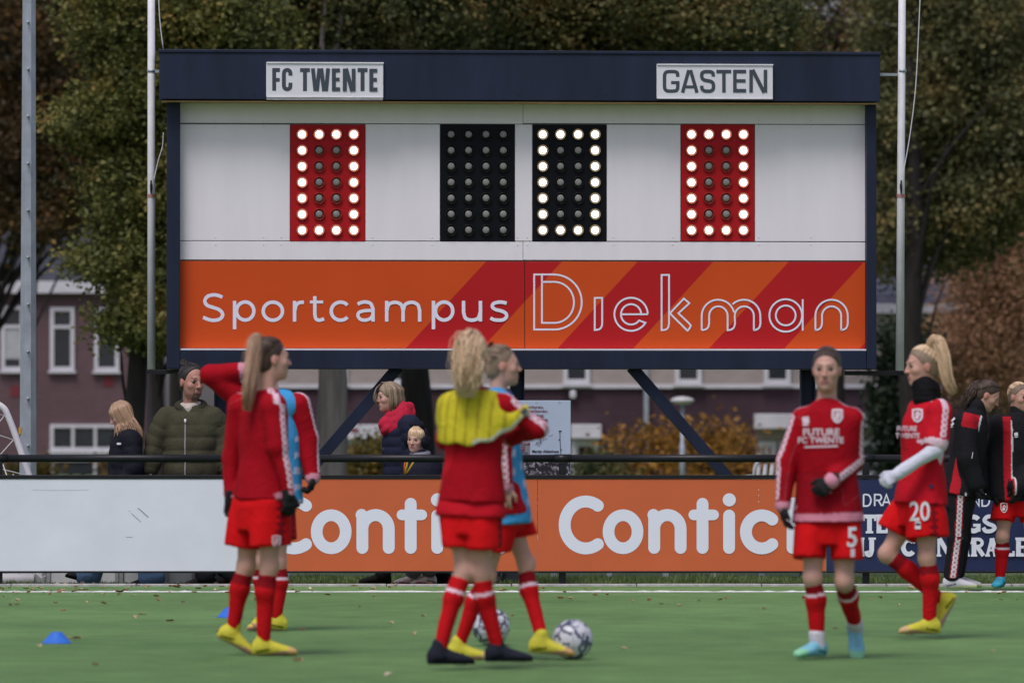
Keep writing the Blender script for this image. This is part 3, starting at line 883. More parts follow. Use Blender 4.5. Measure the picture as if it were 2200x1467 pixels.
# digit panels: four by seven lamps in recessed sockets
M_DRED = mat('red_panel_paint', (.42, .010, .014), .5, .06, 3, spec=.15)
M_DBLK = mat('black_panel_paint', (.005, .006, .009), .5, .1, 3, spec=.12)
M_LIT = emit('lit_lamp', (1.0, .94, .82), 3.6)
M_LENS = mat('unlit_lamp_glass', (.22, .22, .21), .25, .25, 30)
M_SOCK_R = mat('red_socket', (.30, .03, .02), .35)
M_SOCK_K = mat('black_socket', (.008, .009, .010), .4)
M_RIM_R = mat('glow_rim_red', (.24, .05, .022), .4); M_RIM_K = mat('glow_rim_black', (.10, .07, .035), .4)  # rim and cone of lit lamps only: warm lamp glow put into the colour
rb_ = .0365
_m1 = MB(); _m1.lathe([(.0001, -.016), (.012, -.0155), (.024, -.012), (.032, -.006), (rb_, .004), (rb_, .010)], 18, 0, 'y')
def bulb_mesh(lit, red):
    mb = MB()
    mb.lathe([(.0001, -.010), (.012, -.0095), (.022, -.007), (.030, -.002), (.0315 if lit else .0285, .005), (.0315 if lit else .0285, .014)], 20, 0, 'y')
    mb.lathe([(.0490, .020), (.0490, -.0030), (.0465, -.0050), (.0445, -.0030)], 24, 2 if lit else 1, 'y')  # rim
    mb.lathe([(.0445, -.0030), (.0400, .0130), (.0345, .0150)], 24, 2 if lit else 1, 'y')                   # reflector cone
    mb.lathe([(.0418, .0175), (.0001, .0176)], 20, 1, 'y')                                           # floor of the socket
    me = bpy.data.meshes.new('bulb'); me.from_pydata(mb.v, [], mb.f)
    for mt in (M_LIT if lit else M_LENS, M_SOCK_R if red else M_SOCK_K, M_RIM_R if red else M_RIM_K): me.materials.append(mt)
    me.polygons.foreach_set('material_index', np.asarray(mb.m, np.int32)); me.polygons.foreach_set('use_smooth', np.ones(len(mb.f), bool)); me.update()
    return me
BM = {(l, r): bulb_mesh(l, r) for l in (0, 1) for r in (0, 1)}
rows = (289, 323.3, 357.6, 392, 426, 460.3, 494.5)
for x0, x1, cols, red, on in ((624, 784, (649, 685.5, 722.5, 760), 1, 1), (946.3, 1105.5, (969, 1006.5, 1044, 1081), 0, 0), (1144.6, 1302.6, (1166, 1204, 1242, 1278.5), 0, 1), (1463.3, 1621, (1485.5, 1522.5, 1560, 1597), 1, 1)):
    pn = sbox(x0, 268, x1, 518.6, -.004, .03).build('digit_panel', M_DRED if red else M_DBLK, sb_root, bevel=.003)
    for i, y in enumerate(rows):
        for j, x in enumerate(cols):
            lit = on and (i in (0, 6) or j in (0, 3))
            p = sb(x, y + .3, -.005)
            bo = link('bulb', BM[(int(bool(lit)), red)], pn, (p[0], -.022, p[2]))
# steel legs and braces
for x0, x1 in ((460, 493), (1097, 1127), (1721, 1752)):
    a, c = sb(x0, 900, .1), sb(x1, 900, .1)
    MB().box((a[0], .10, -.03), (a[0]+.014, .22, zb-.002)).box((c[0]-.014, .10, -.03), (c[0], .22, zb-.002)).box((a[0]+.0142, .155, -.03), (c[0]-.0142, .165, zb-.002)).build('post', M_NAVY, sb_root, bevel=.003)
    MB().box((a[0]-.08, .02, -.028), (c[0]+.08, .30, -.005)).build('base_plate', M_BLACK, sb_root)
for xa, xb in ((856, 470), (1357, 1748)):
    a, c = sb(xa, 793, .03), sb(xb, 1255, .03)
    MB().beam((a[0], .05, zb+.02), (c[0], .05, .0), .098, .07).build('brace', M_NAVY, sb_root, bevel=.003)
for x0, x1, y0, y1 in ((316, 440, 794, 803), (1815, 1944, 797, 806)):
    sbox(x0, y0, x1, y1, .0, .10).build('pole_bracket', M_BLACK, sb_root, bevel=.003)
for x0, x1, y in ((333, 356, 153), (1886, 1932, 160)):
    a, c = sb(x0, y, .0), sb(x1, y, .0)
    MB().box((a[0], .03, a[2]-.012), (c[0], .06, a[2]+.012)).build('pole_clamp', M_GALV, sb_root)

# ------------------------------------------------------------------ flagpoles
def flagpole(x_top, x_bot, ybot, rtop, rbot, rope, label):
    Y = 48.66
    b0 = at(x_bot, ybot, Y); t0 = at(x_top, -60, Y)
    root = empty('flagpole', b0, label, 'flagpole', 'flagpoles beside the scoreboard')
    top = t0 + (t0 - b0) * .25
    MB().tube([(0, 0, 0), tuple((t0-b0)*.5), tuple(top-b0)], [rbot, (rbot+rtop)/2, rtop], 20).build('pole', M_ALU, root, True)
    MB().tube([at(x, y, Y - .09 - .0*i) - b0 for i, (x, y) in enumerate(rope)], .0042, 5).build('rope', M_ALU, root, True)
    xm = x_bot + (x_top-x_bot)*.5
    c = at(xm, 403, Y-.055) - b0
    MB().box((c[0]-.010, c[1]-.02, c[2]-.02), (c[0]+.010, c[1]+.012, c[2]+.03)).tube([c + (0, -.02, -.055), c + (0, -.03, -.02), c + (0, -.03, .02), c + (0, -.02, .06)], [.006, .009, .009, .006], 8).build('cleat', M_BLACK, root)
    c = at(xm, 425, Y) - b0
    MB().tube([c, c + (0, 0, .03)], rbot+.0015, 20, cap=False).build('sticker', mat('red_band', (.42, .20, .19), .5), root, True)
    c = at(x_top, 153, Y) - b0
    MB().tube([c + (0, 0, -.012), c + (0, 0, .012)], rtop+.006, 20).build('clamp_ring', M_GALV, root, True)
flagpole(325, 325, 793, .031, .034, crom([(339, -60), (343, 40), (351, 107)], 4) , 'white flagpole left of the scoreboard, in front of the oak')
flagpole(1938.5, 1933, 796, .030, .036, crom([(1979, -60), (1974, 60), (1967, 190), (1955, 290), (1943, 360), (1938, 398)], 4), 'white flagpole right of the scoreboard with a slack halyard')
MB().tube([at(x, y, 48.56) for x, y in crom([(351, 285), (349, 315), (340, 345), (331, 385)], 5)], .004, 5).build('rope', M_ALU, bpy.data.objects['flagpole']).matrix_parent_inverse = Matrix.Translation(-Vector(bpy.data.objects['flagpole'].location))

# ------------------------------------------------------------------ light mast on the left
Y = 50.6
b0 = at(60, 924, Y); b0[2] = -.03
mast = empty('light_mast', b0, 'tall galvanised steel light mast left of the oak, in front of the purple house', 'mast')
t0 = at(63, -150, Y) - b0
w0, w1 = 35/2200*36/200*Y/36*200*36/36/ (FPX/2200*36/36) if False else 35*Y/FPX, 26*Y/FPX
V = []
for p, w in ((np.zeros(3), w0*1.06), (t0, w1)):
    for k in range(8):
        a = R(22.5 + 45*k); V.append(p + np.array((math.cos(a), math.sin(a), 0)) * w/2/math.cos(R(22.5)))
MB().add(V, [(i, (i+1) % 8, 8+(i+1) % 8, 8+i) for i in range(8)]).build('pole', M_GALV, mast)
for k in range(10):
    p = at(60, 48 + 101*k, Y - .105) - b0
    MB().lathe([(.001, -.012), (.012, -.010), (.013, .04)], 10, 0, 'y', tuple(p)).build('bolt', M_GALV, mast, True)
p = at(43.5, 925, Y - .02) - b0
MB().box((p[0]-.012, p[1]-.03, p[2]-.03), (p[0]+.008, p[1]+.03, p[2]+.03)).build('tag', mat('yellow_tag', (.55, .33, .04), .6), mast)

# ------------------------------------------------------------------ small goal lying behind the white board
Y = 46.9
g0 = at(30, 1258, Y) * (1, 1, 0)
goal = empty('training_goal', g0, 'white portable goal with net behind the plain white board', 'goal')
M_GOAL = mat('white_goal_paint', (.66, .66, .68), .35, .08, 8)
L = lambda px, py, dy=0: at(px, py, Y + dy) - g0
side = crom([L(-110, 862), L(-40, 862), L(2, 872), L(22, 905), L(62, 1020), L(102, 1140), L(139, 1250)], 5)
MB().tube(side, .027, 14).build('side_tube', M_GOAL, goal, True)
MB().tube([p + np.array((-1.9, .2, 0)) for p in side], .027, 12).build('side_tube', M_GOAL, goal, True)
a = L(-160, 1245); c = L(76, 1245)
MB().tube([(a[0], -.12, a[2]+.0), (c[0], -.12, a[2]+.0)], .052, 16).build('base_tube', M_GOAL, goal, True)
MB().add([L(76, 1231, -.1), L(106, 1258, -.1), L(60, 1258, -.1), L(76, 1231, .1), L(106, 1258, .1), L(60, 1258, .1)], [(0, 2, 1), (3, 4, 5), (0, 1, 4, 3), (1, 2, 5, 4), (2, 0, 3, 5)]).build('end_plate', M_GREY, goal)
net = MB(); rr = random.Random(5)
M_NET = mat('net_cord', (.62, .62, .64), .7)
for k in range(9):                                                # net hung from the sloping tube, knotted lozenges
    t = k / 8
    p = side[min(len(side)-1, int(6 + t * (len(side)-8)))]
    for dx, dz in ((-.62, -.55), (-.55, .25)):
        q = p + np.array((dx, .05, dz)); q[2] = max(.03, q[2])
        mid = (p + q)/2 + np.array((0, .03, -.05 + rr.uniform(-.02, .02)))
        net.tube([p + np.array((-.03, 0, 0)), mid, q], .0042, 5)
for k in range(5):
    p = L(-60 + 22*k, 930 + 22*k); q = L(20 + 30*k, 1258)
    net.tube([p, (p+q)/2 + np.array((-.03, 0, 0)), q], .0042, 5)
for k in range(4): net.tube([L(100+14*k, 1225), L(122+8*k, 1258, .1)], .004, 5); net.tube([L(146-14*k, 1225), L(116-10*k, 1258, .1)], .004, 5)
net.build('net', M_NET, goal, True)

# poster panel standing behind the fence
Y = 47.2
p0, p1 = at(1060, 860, Y), at(1226, 1017, Y)
pz = at(1060, 966, Y)[2]
pc = (p0 + p1)/2; pc[2] = 0
poster = empty('poster_panel', pc, 'pale blue poem poster with a photo of a crowd, behind the orange boards', 'poster')
M_PBLUE = mat('pale_blue_print', (.42, .52, .64), .5, .08, 2)
MB().box((p0[0]-pc[0], 0, p1[2]-.55), (p1[0]-pc[0], .03, p0[2])).build('sheet', M_PBLUE, poster, bevel=.003)
def crowd_mat():
    m = bpy.data.materials.new('crowd_print'); m.use_nodes = True
    g = NG(m); bs = m.node_tree.nodes['Principled BSDF']; tc = g.n('ShaderNodeTexCoord').outputs['Object']
    v = g.n('ShaderNodeTexVoronoi'); v.inputs['Scale'].default_value = 55; g.l(tc, v.inputs['Vector'])
    rp = g.n('ShaderNodeValToRGB'); e = rp.color_ramp.elements
    e[0].position = .6; e[0].color = (.012, .012, .018, 1); e[1].position = .95; e[1].color = (.30, .28, .32, 1)
    sp = g.n('ShaderNodeSeparateColor'); g.l(v.outputs['Color'], sp.inputs[0]); g.l(sp.outputs[0], rp.inputs[0]); g.l(rp.outputs[0], bs.inputs['Base Color'])
    bs.inputs['Roughness'].default_value = .5
    return m
z2 = at(1100, 988, Y)[2]
MB().box((p0[0]-pc[0]+.003, -.003, p1[2]-.5), (p1[0]-pc[0]-.003, -.001, z2)).build('crowd_photo', crowd_mat(), poster)
M_PRED = mat('dark_red_print', (.16, .012, .02), .6); M_PINK = mat('black_print', (.015, .015, .02), .6)
def ptext(s, px, py, size, m, align='LEFT', bold=.01, xs=1.0, dy=0.0):
    o = flat_text('lettering', s, m, poster, px, py, Y - .004, size, bold, xs, align); o.location = (-pc[0], -pc[1] - dy, 0)
for s, py in (('verloren,', 874.5), ('herboren.', 883), ('rug,', 892), ('brug.', 901)):
    xr = {'verloren,': 1168.5, 'herboren.': 1178, 'rug,': 1169.5, 'brug.': 1178.5}[s]
    ptext(s, xr, py, 9.5, M_PRED, 'RIGHT', .012, 1.12)
ptext('Martijn Abbenhues', 1143, 969.5, 8.2, M_PINK, 'LEFT', .025, .92)
ik = Ink(lambda px, py: at(px, py, Y - .004) - pc)
for st in ([(1148, 956), (1156, 951), (1162, 944), (1158, 958), (1152, 950), (1164, 953)], [(1160, 941), (1163, 950), (1168, 943), (1172, 944), (1176, 941)], [(1179, 937), (1188, 934)]): ik.stroke(crom(st, 4), .35)
ik.stroke([(1202.5, 927), (1204.5, 975)], .6); ik.stroke([(1200.5, 926), (1206.5, 926)], 1.2); ik.disc((1201.3, 944.5), 1.3); ik.disc((1206, 966), 1.3)
ik.stroke(arc(1104, 941, 6, 7, 0, 360, 20)[:-1], .5, closed=True)
ik.build('drawing', M_PINK, poster)
def prect(x0, y0, x1, y1, m, d):
    a, c = at(x0, y0, Y-d) - pc, at(x1, y1, Y-d) - pc
    MB().box((a[0], a[1]-.001, c[2]), (c[0], a[1], a[2])).build('picture', m, poster)
prect(1098, 951, 1138, 976, mat('print_grey', (.22, .22, .25), .6), .004); prect(1096, 950.5, 1138.5, 955, M_PRED, .007)
prect(1105, 958, 1112, 969, M_PINK, .007); prect(1119, 958, 1127, 969, M_PRED, .007)
ptext('1', 1108.7, 963.5, 11, M_PRINT, 'CENTER', .02, dy=.006); ptext('0', 1123, 963.5, 11, mat('pink_print', (.55, .2, .22), .6), 'CENTER', .0, dy=.006)
ptext('NEDERLAND', 1115, 973, 6, M_PINK, 'CENTER', 0, 1.1, .004)
ptext('GASTEN', 1127, 952.8, 3.4, M_PRINT, 'CENTER', 0, 1.2, .006)
for x in (1153, 1202): prect(x-1.5, 862.4, x+1.5, 864.6, M_GALV, .006)
for x in (1075, 1210):
    a = at(x, 1000, Y) - pc
    MB().box((a[0]-.02, .034, -.03), (a[0]+.02, .07, p0[2]-.05)).build('leg', M_BLACK, poster)

# low white panels lying behind the fence on the left; striped panel on the right
M_DIM = mat('weathered_white_panel', (.60, .62, .65), .6, .15, 3)
PL = ['low white panel behind the raised front shoe of the girl', 'narrow low white panel between the two jeans legs of the girl', 'low white panel behind the rear shoe of the girl', 'low white panel behind the black boots of the man in green', 'low white panel behind the base of the training goal']
for i, (x0, x1) in enumerate(((100, 205), (207, 255), (257, 352), (354, 420), (-200, 98))):
    Y = 46.85 if i < 4 else 47.7
    a, c = at(x0, 1226, Y), at(x1, 1226, Y)
    r_ = empty('spare_panel', ((a[0]+c[0])/2, Y, -.03), PL[i], 'panel', 'spare white panels behind the fence')
    w = (c[0]-a[0])/2
    MB().box((-w, 0, .02), (w, .03, .42)).build('sheet', M_DIM, r_, bevel=.004)
    MB().box((-w, -.02, .0), (-w+.03, .05, .44)).build('edge_post', M_GREY, r_); MB().box((w-.03, -.02, 0), (w, .05, .44)).build('edge_post', M_GREY, r_)
def stripes_mat():
    m = bpy.data.materials.new('striped_print'); m.use_nodes = True
    g = NG(m); bs = m.node_tree.nodes['Principled BSDF']; tc = g.n('ShaderNodeTexCoord').outputs['Object']
    sp = g.n('ShaderNodeSeparateXYZ'); g.l(tc, sp.inputs[0]); cx = g.n('ShaderNodeCombineXYZ'); g.l(sp.outputs[0], cx.inputs[0])
    rp = g.n('ShaderNodeValToRGB'); e = rp.color_ramp.elements
    e[0].position = .42; e[0].color = (.10, .11, .13, 1); e[1].position = .58; e[1].color = (.46, .47, .48, 1)
    q = e.new(.66); q.color = (.42, .36, .10, 1)
    g.l(g.noise(13, 2, cx.outputs[0]), rp.inputs[0]); g.l(rp.outputs[0], bs.inputs['Base Color'])
    return m
Y = 49.5
a, c = at(1842, 1226, Y), at(2420, 1226, Y)
r_ = empty('printed_panel', ((a[0]+c[0])/2, Y, -.03), 'grey and yellow printed panel low behind the navy board', 'panel')
MB().box((-(c[0]-a[0])/2, 0, .06), ((c[0]-a[0])/2, .03, .60)).build('sheet', stripes_mat(), r_)
MB().box((-(c[0]-a[0])/2, .035, 0), (-(c[0]-a[0])/2+.05, .08, .6)).box(((c[0]-a[0])/2-.05, .035, 0), ((c[0]-a[0])/2, .08, .6)).build('leg', M_GREY, r_)
# short grey posts in the grass
for x, lb in ((620, 'short grey post in the grass just right of the left pair of players'), (1190, 'short grey post in the grass close left of the black fence post'), (1310, 'first short grey post in the grass right of the black fence post'), (1430, 'second short grey post in the grass right of the black fence post'), (1533, 'third short grey post in the grass right of the black fence post'), (1636, 'fourth short grey post in the grass, nearest to the player numbered 5')):
    p = at(x, 1240, 49.2); p[2] = -.03
    r_ = empty('ground_post', p, lb, 'post', 'grey posts in the grass behind the fence')
    MB().box((-.026, -.026, 0), (.026, .026, .42)).build('shaft', M_GALV, r_, bevel=.004)
    MB().box((-.032, -.032, .42), (.032, .032, .44)).build('cap', M_GREY, r_)
# dark floor box behind the middle of the fence
p = at(1080, 1250, 47.3); p[2] = -.03
r_ = empty('equipment_box', p, 'dark box in the grass below the poem poster', 'box')
MB().box((-.13, 0, 0), (.17, .25, .15)).build('body', mat('dark_plastic', (.03, .036, .05), .5), r_, bevel=.01)
MB().box((-.15, -.02, .152), (.19, .27, .175)).build('lid', mat('dark_plastic', (.03, .036, .05), .5), r_, bevel=.006)

# ------------------------------------------------------------------ trees, bushes
def leaf_cloud(blobs, n, size, seed, clump=.32, per=34, flat=.55, shell=.5):
    """blobs (cx,cy,cz,rx,ry,rz); leaves in clumps spread through the volume, gaps between them"""
    r = np.random.default_rng(seed)
    B = np.array(blobs, float); vol = B[:, 3]*B[:, 4]*B[:, 5]; vol = vol**.75
    nc = max(6, n // per)
    bi = r.choice(len(B), nc, p=vol/vol.sum())
    d = r.normal(size=(nc, 3)); d /= np.linalg.norm(d, axis=1)[:, None]
    rad = np.where(r.random(nc) < shell, r.uniform(.72, 1.08, nc), r.random(nc)**.4)
    C = B[bi, :3] + d * rad[:, None] * B[bi, 3:]
    ci = r.integers(0, nc, n)
    cs = clump * r.uniform(.5, 1.5, nc)
    off = r.normal(size=(n, 3)) * cs[ci][:, None] * (1, 1, flat)
    P = C[ci] + off
    P[:, 2] = np.maximum(P[:, 2], .05)
    a = r.normal(size=(n, 3)); a[:, 2] = a[:, 2]*.6 - .25; a /= np.linalg.norm(a, axis=1)[:, None]
    b = np.cross(a, r.normal(size=(n, 3))); b /= np.linalg.norm(b, axis=1)[:, None]
    nn = np.cross(a, b)
    L = size * r.uniform(.6, 1.25, n)[:, None]; W = L * .34
    V = np.stack([P, P + a*L*.45 + b*W + nn*L*.10, P + a*L, P + a*L*.5 - b*W + nn*L*.10], 1).reshape(-1, 3)
    F = (np.arange(n)*4)[:, None] + np.array([0, 1, 2, 3])
    return V, F, C

M_BARK = mat('dark_bark', (.022, .020, .018), .95, .4, 3, .9, 14, stretch=(3, 3, .5))
M_BARKG = mat('grey_bark', (.150, .140, .130), .95, .35, 2.5, .9, 12, stretch=(3, 3, .35))
OAK = [(.026, .038, .013), (.062, .075, .021), (.125, .138, .036), (.19, .18, .048), (.28, .18, .05)]
OAKG = [(.022, .033, .015), (.048, .064, .023), (.088, .10, .035), (.15, .135, .044), (.24, .15, .05)]
RUST = [(.024, .024, .013), (.046, .038, .017), (.09, .056, .021), (.24, .12, .028)]
OLIVE = [(.042, .052, .024), (.09, .10, .040), (.16, .15, .056), (.24, .17, .06)]
RED = [(.14, .095, .060), (.29, .165, .095), (.38, .22, .125), (.36, .26, .11)]
GOLD = [(.09, .055, .012), (.24, .12, .02), (.40, .20, .03), (.30, .18, .05)]

def blobs_px(lst, Y, ry=1.6):
    out = []
    for q in lst:
        p = at(q[0], q[1], Y + (q[4] if len(q) > 4 else 0)); k = Y / FPX
        out.append((p[0], p[1], p[2], q[2]*k, ry, q[3]*k))
    return out

def tree(name, label, px, Y, r0, bl, n, size, cols, cname, bark, seed, group='trees behind the scoreboard', limbs=None, top=None, clump=.32, per=34, shell=.5):
    base = at(px, 924, Y); base[2] = -.03
    root = empty(name, base, label, 'tree', group)
    B = np.array(bl); rr = random.Random(seed)
    V, F, C = leaf_cloud(bl, n, size, seed, clump, per, shell=shell)
    link('crown', mesh_np('crown', V - base, F, leaf_material(cname, cols)), root)
    h = (top if top else B[:, 2].mean() + B[:, 5].max()*.6)
    mb = MB()
    zz = np.linspace(0, h, 10)
    trunk = [np.array((.07*math.sin(z*1.1+seed), .05*math.cos(z*.9), z)) for z in zz]
    mb.tube(trunk, [r0*(1.25 if i == 0 else 1 - .75*(i/9)**1.2) for i in range(10)], 12)
    mb.build('trunk', bark, root, True)
    lm = MB()
    ends = limbs if limbs is not None else [c - base for c in C[np.random.default_rng(seed).choice(len(C), 26)]]
    for e in ends:
        e = np.asarray(e, float)
        s0 = min(h*.9, max(h*.25, e[2]*rr.uniform(.45, .75))); i = int(s0/h*9)
        a = trunk[i]
        m1 = a + (e-a)*.35 + np.array((0, 0, .12*np.linalg.norm(e-a)*rr.uniform(.2, 1))); m2 = a + (e-a)*.7 + np.array((rr.uniform(-.15, .15), 0, rr.uniform(0, .2)))
        rl = r0*rr.uniform(.16, .30)
        lm.tube(crom([a, m1, m2, e], 3), np.linspace(rl, rl*.15, 10), 6)
    lm.build('limb', bark, root, True)
    return root

tree('oak_tree', 'green and yellow oak left of the scoreboard, its leaves hanging past the flagpole', 288, 80, .175,
     blobs_px([(330, 20, 190, 150), (240, 250, 110, 80), (330, 210, 120, 120), (300, 420, 110, 110), (235, 560, 80, 45), (330, 570, 95, 120), (250, 700, 42, 34), (340, 690, 60, 70), (480, 60, 140, 90), (420, 330, 120, 160), (175, 265, 50, 22), (140, 262, 25, 12)], 80, 1.2),
     105000, .085, OAK, 'oak_leaf', M_BARK, 11, clump=.16, per=44)
tree('oak_tree', 'grey trunked oak right behind the left pair of players', 705, 82, .27,
     blobs_px([(620, 30, 260, 130), (820, 10, 240, 140), (700, -150, 420, 160), (720, 220, 320, 140)], 84, 2.0), 105000, .09, OAKG, 'dark_oak_leaf', M_BARKG, 12, clump=.2, per=44, top=5.2)
tree('oak_tree', 'dark trunked oak behind the woman in the red scarf', 888, 88, .30,
     blobs_px([(1080, 30, 260, 130), (1330, 20, 240, 120), (1180, -150, 420, 160), (1540, 50, 170, 90), (1640, 60, 85, 60), (1150, 220, 320, 140)], 88, 2.0), 115000, .09, OAKG, 'dark_oak_leaf', M_BARK, 13, clump=.2, per=44, top=5.2)
b0 = at(1962, 924, 110); b0[2] = -.03
lim = [at(px, py, 110 + dy) - b0 for px, py, dy in ((2100, 340, 0), (2075, 365, 1), (2040, 300, -1), (1900, 330, 0), (2060, 560, 0), (1990, 180, 1), (2150, 200, -1), (1850, 250, 0))]
tree('broadleaf_tree', 'dark trunked tree with olive leaves standing right behind the right flagpole', 1962, 110, .28,
     blobs_px([(2040, 60, 190, 190), (2130, 260, 140, 150), (1960, 250, 110, 170), (2040, 450, 110, 130), (2170, 420, 90, 70), (1905, 470, 45, 140)], 112, 2.4),
     100000, .115, OLIVE, 'olive_leaf', M_BARK, 14, limbs=lim, clump=.28, per=40, top=8.5)
tree('broadleaf_tree', 'rusty leaved tree between the scoreboard top and the right flagpole', 1800, 135, .25,
     blobs_px([(1800, 30, 120, 110), (1740, 140, 80, 80), (1850, 170, 70, 120)], 135, 2.4), 5500, .2, RUST, 'rust_leaf', M_BARK, 15, clump=.45, per=18)
tree('broadleaf_tree', 'dark tree with orange leaves at the left edge, behind the mast', -40, 128, .35,
     blobs_px([(60, 60, 180, 190), (150, 250, 120, 160), (20, 330, 110, 130), (190, 400, 80, 60), (90, 470, 80, 40)], 128, 3.0), 60000, .13, RUST, 'rust_leaf', M_BARK, 16, clump=.42, per=24)
tree('broadleaf_tree', 'dark leafless looking tree behind the orange one on the left', 62, 140, .15,
     blobs_px([(120, 120, 230, 220), (160, 330, 140, 130)], 142, 3.0), 50000, .14, [(.02, .024, .014), (.04, .042, .02), (.07, .055, .02)], 'dark_leaf', M_BARK, 17, clump=.5, per=24)
tree('red_tree', 'slender reddish autumn tree behind the two players in black jackets', 2112, 132, .2,
     blobs_px([(2120, 590, 75, 90), (2170, 560, 45, 80), (2150, 700, 70, 90), (2090, 740, 80, 60), (2060, 790, 80, 50), (2180, 820, 60, 50), (2130, 520, 30, 40), (2040, 740, 50, 60), (2190, 640, 40, 90)], 132, 1.2), 60000, .09, RED, 'red_leaf', M_BARKG, 18, clump=.4, per=20)
tree('conifer', 'dark green conifer below the right flagpole', 1930, 118, .2,
     blobs_px([(1935, 840, 38, 120), (1930, 930, 45, 110), (1938, 740, 25, 60)], 118, .6), 9000, .16, [(.012, .022, .014), (.022, .038, .020), (.035, .05, .025)], 'conifer_needles', M_BARK, 19, clump=.2, per=20)
tree('slim_tree', 'dark trunk under the left flagpole bracket', 337, 92, .15,
     blobs_px([(350, 690, 24, 40), (345, 620, 30, 50)], 92, .6), 900, .13, OAK, 'oak_leaf', M_BARK, 20, clump=.15, per=12)
tree('slim_tree', 'dark trunk behind the man in green', 385, 96, .16,
     blobs_px([(390, 640, 40, 60)], 96, .6), 700, .13, OAK, 'oak_leaf', M_BARK, 21, clump=.15, per=12)
def bush(name, label, bl, n, size, cols, cname, seed, group, clump=.22):
    B = np.array(bl); base = np.array((B[:, 0].mean(), B[:, 1].mean(), -.03))
    root = empty(name, base, label, 'bush', group)
    V, F, C = leaf_cloud(bl, n, size, seed, clump, 18, shell=.4)
    link('foliage', mesh_np('foliage', V - base, F, leaf_material(cname, cols)), root)
    mb = MB(); rr = random.Random(seed)
    for c in C[:22]:
        e = c - base; mb.tube([(e[0]*.3, e[1]*.3, 0), (e[0]*.7, e[1]*.7, e[2]*.6), tuple(e)], [.02, .013, .005], 5)
    mb.build('stem', M_BARK, root, True)
g_ = 'autumn bushes in front of the maroon house'
bush('bush', 'golden autumn bush left of the lamp post', blobs_px([(1345, 985, 45, 40), (1420, 950, 45, 50), (1400, 1020, 90, 45), (1385, 925, 10, 30), (1325, 945, 10, 26)], 118, .7), 1700, .13, GOLD, 'gold_leaf', 31, g_)
bush('bush', 'golden autumn bush with upright twigs between the lamp post and the brace', blobs_px([(1500, 985, 60, 45), (1532, 935, 14, 40), (1545, 960, 30, 40), (1500, 1030, 80, 40), (1478, 930, 9, 30)], 121, .7), 1600, .13, GOLD, 'gold_leaf', 32, g_)
bush('bush', 'orange bush by the white canopy at the right', blobs_px([(1590, 930, 16, 20), (1580, 960, 36, 35), (1600, 1000, 45, 30), (1620, 1030, 60, 40)], 123, .7), 1300, .13, GOLD, 'gold_leaf', 33, g_)
bush('bush', 'olive and orange bush left of the woman in the red scarf', blobs_px([(815, 960, 22, 40), (790, 1000, 45, 40), (755, 1010, 40, 30)], 112, .6), 2600, .12, [(.05, .055, .015), (.13, .10, .02), (.30, .16, .03)], 'hedge_leaf', 34, g_)
bush('bush', 'low green bush under the poster side of the white door', blobs_px([(1275, 1010, 36, 34), (1300, 1030, 40, 30)], 114, .6), 1800, .12, OAKG, 'dark_oak_leaf', 35, g_)
bush('bush', 'brown hedge behind the two players in black jackets', blobs_px([(2050, 880, 90, 60), (2160, 880, 90, 50), (2110, 960, 140, 70)], 150, 1.2), 7000, .2, [(.05, .045, .03), (.11, .085, .05), (.16, .11, .06)], 'brown_leaf', 36, g_, .4)
bush('bush', 'small olive shrub by the purple house wall', blobs_px([(90, 1005, 24, 22), (250, 1000, 20, 30), (30, 1010, 40, 22)], 150, .6), 1500, .14, [(.05, .05, .02), (.12, .09, .03), (.2, .1, .03)], 'hedge_leaf', 37, 'shrubs by the purple house')
# far wood that closes the view (one mass)
V, F, C = leaf_cloud(blobs_px([(x, y, 170, 150) for x in range(-1200, 1500, 200) for y in (30, 300, 560) if not (x > 1300 and y < 100)] + [(1640, 420, 130, 200), (1900, 460, 160, 240), (2160, 330, 170, 290), (2330, 100, 160, 250), (2080, 120, 100, 110)] + [(x, y, 170, 150) for x in range(2500, 3400, 200) for y in (100, 360, 600)], 215, 3.5), 165000, .30, 55, .8, 40)
tag(link('far_wood', mesh_np('far_wood', V, F, leaf_material('far_leaf', [(.022, .024, .014), (.05, .048, .022), (.09, .07, .028), (.15, .085, .03)]))), kind='stuff')

# ------------------------------------------------------------------ houses
def brick_mat(name, c1, c2, mortar, sc=1.0):
    m = bpy.data.materials.new(name); m.use_nodes = True
    g = NG(m); bs = m.node_tree.nodes['Principled BSDF']; tc = g.n('ShaderNodeTexCoord').outputs['Object']
    mp = g.n('ShaderNodeMapping'); mp.inputs['Rotation'].default_value = (R(90), 0, 0); g.l(tc, mp.inputs[0])
    bt = g.n('ShaderNodeTexBrick'); g.l(mp.outputs[0], bt.inputs['Vector'])
    bt.inputs['Scale'].default_value = sc; bt.inputs['Brick Width'].default_value = .22; bt.inputs['Row Height'].default_value = .065; bt.inputs['Mortar Size'].default_value = .006
    for k, c in (('Color1', c1), ('Color2', c2), ('Mortar', mortar)): bt.inputs[k].default_value = (*c, 1)
    t = g.math('MULTIPLY_ADD', g.noise(.8, 4, tc), .5, .75)
    cb = g.n('ShaderNodeCombineColor')
    for i in range(3): g.l(t, cb.inputs[i])
    mm = g.n('ShaderNodeMix', data_type='RGBA', blend_type='MULTIPLY'); mm.inputs[0].default_value = 1
    g.l(bt.outputs[0], mm.inputs[6]); g.l(cb.outputs[0], mm.inputs[7]); g.l(mm.outputs[2], bs.inputs['Base Color'])
    bs.inputs['Roughness'].default_value = .85
    return m
M_PURP = brick_mat('purple_brick', (.120, .064, .074), (.096, .052, .062), (.13, .10, .105))
M_MAROON = brick_mat('maroon_brick', (.050, .022, .034), (.038, .017, .027), (.05, .032, .038))
M_BEIGE = brick_mat('beige_brick', (.34, .29, .275), (.30, .255, .24), (.36, .33, .31))
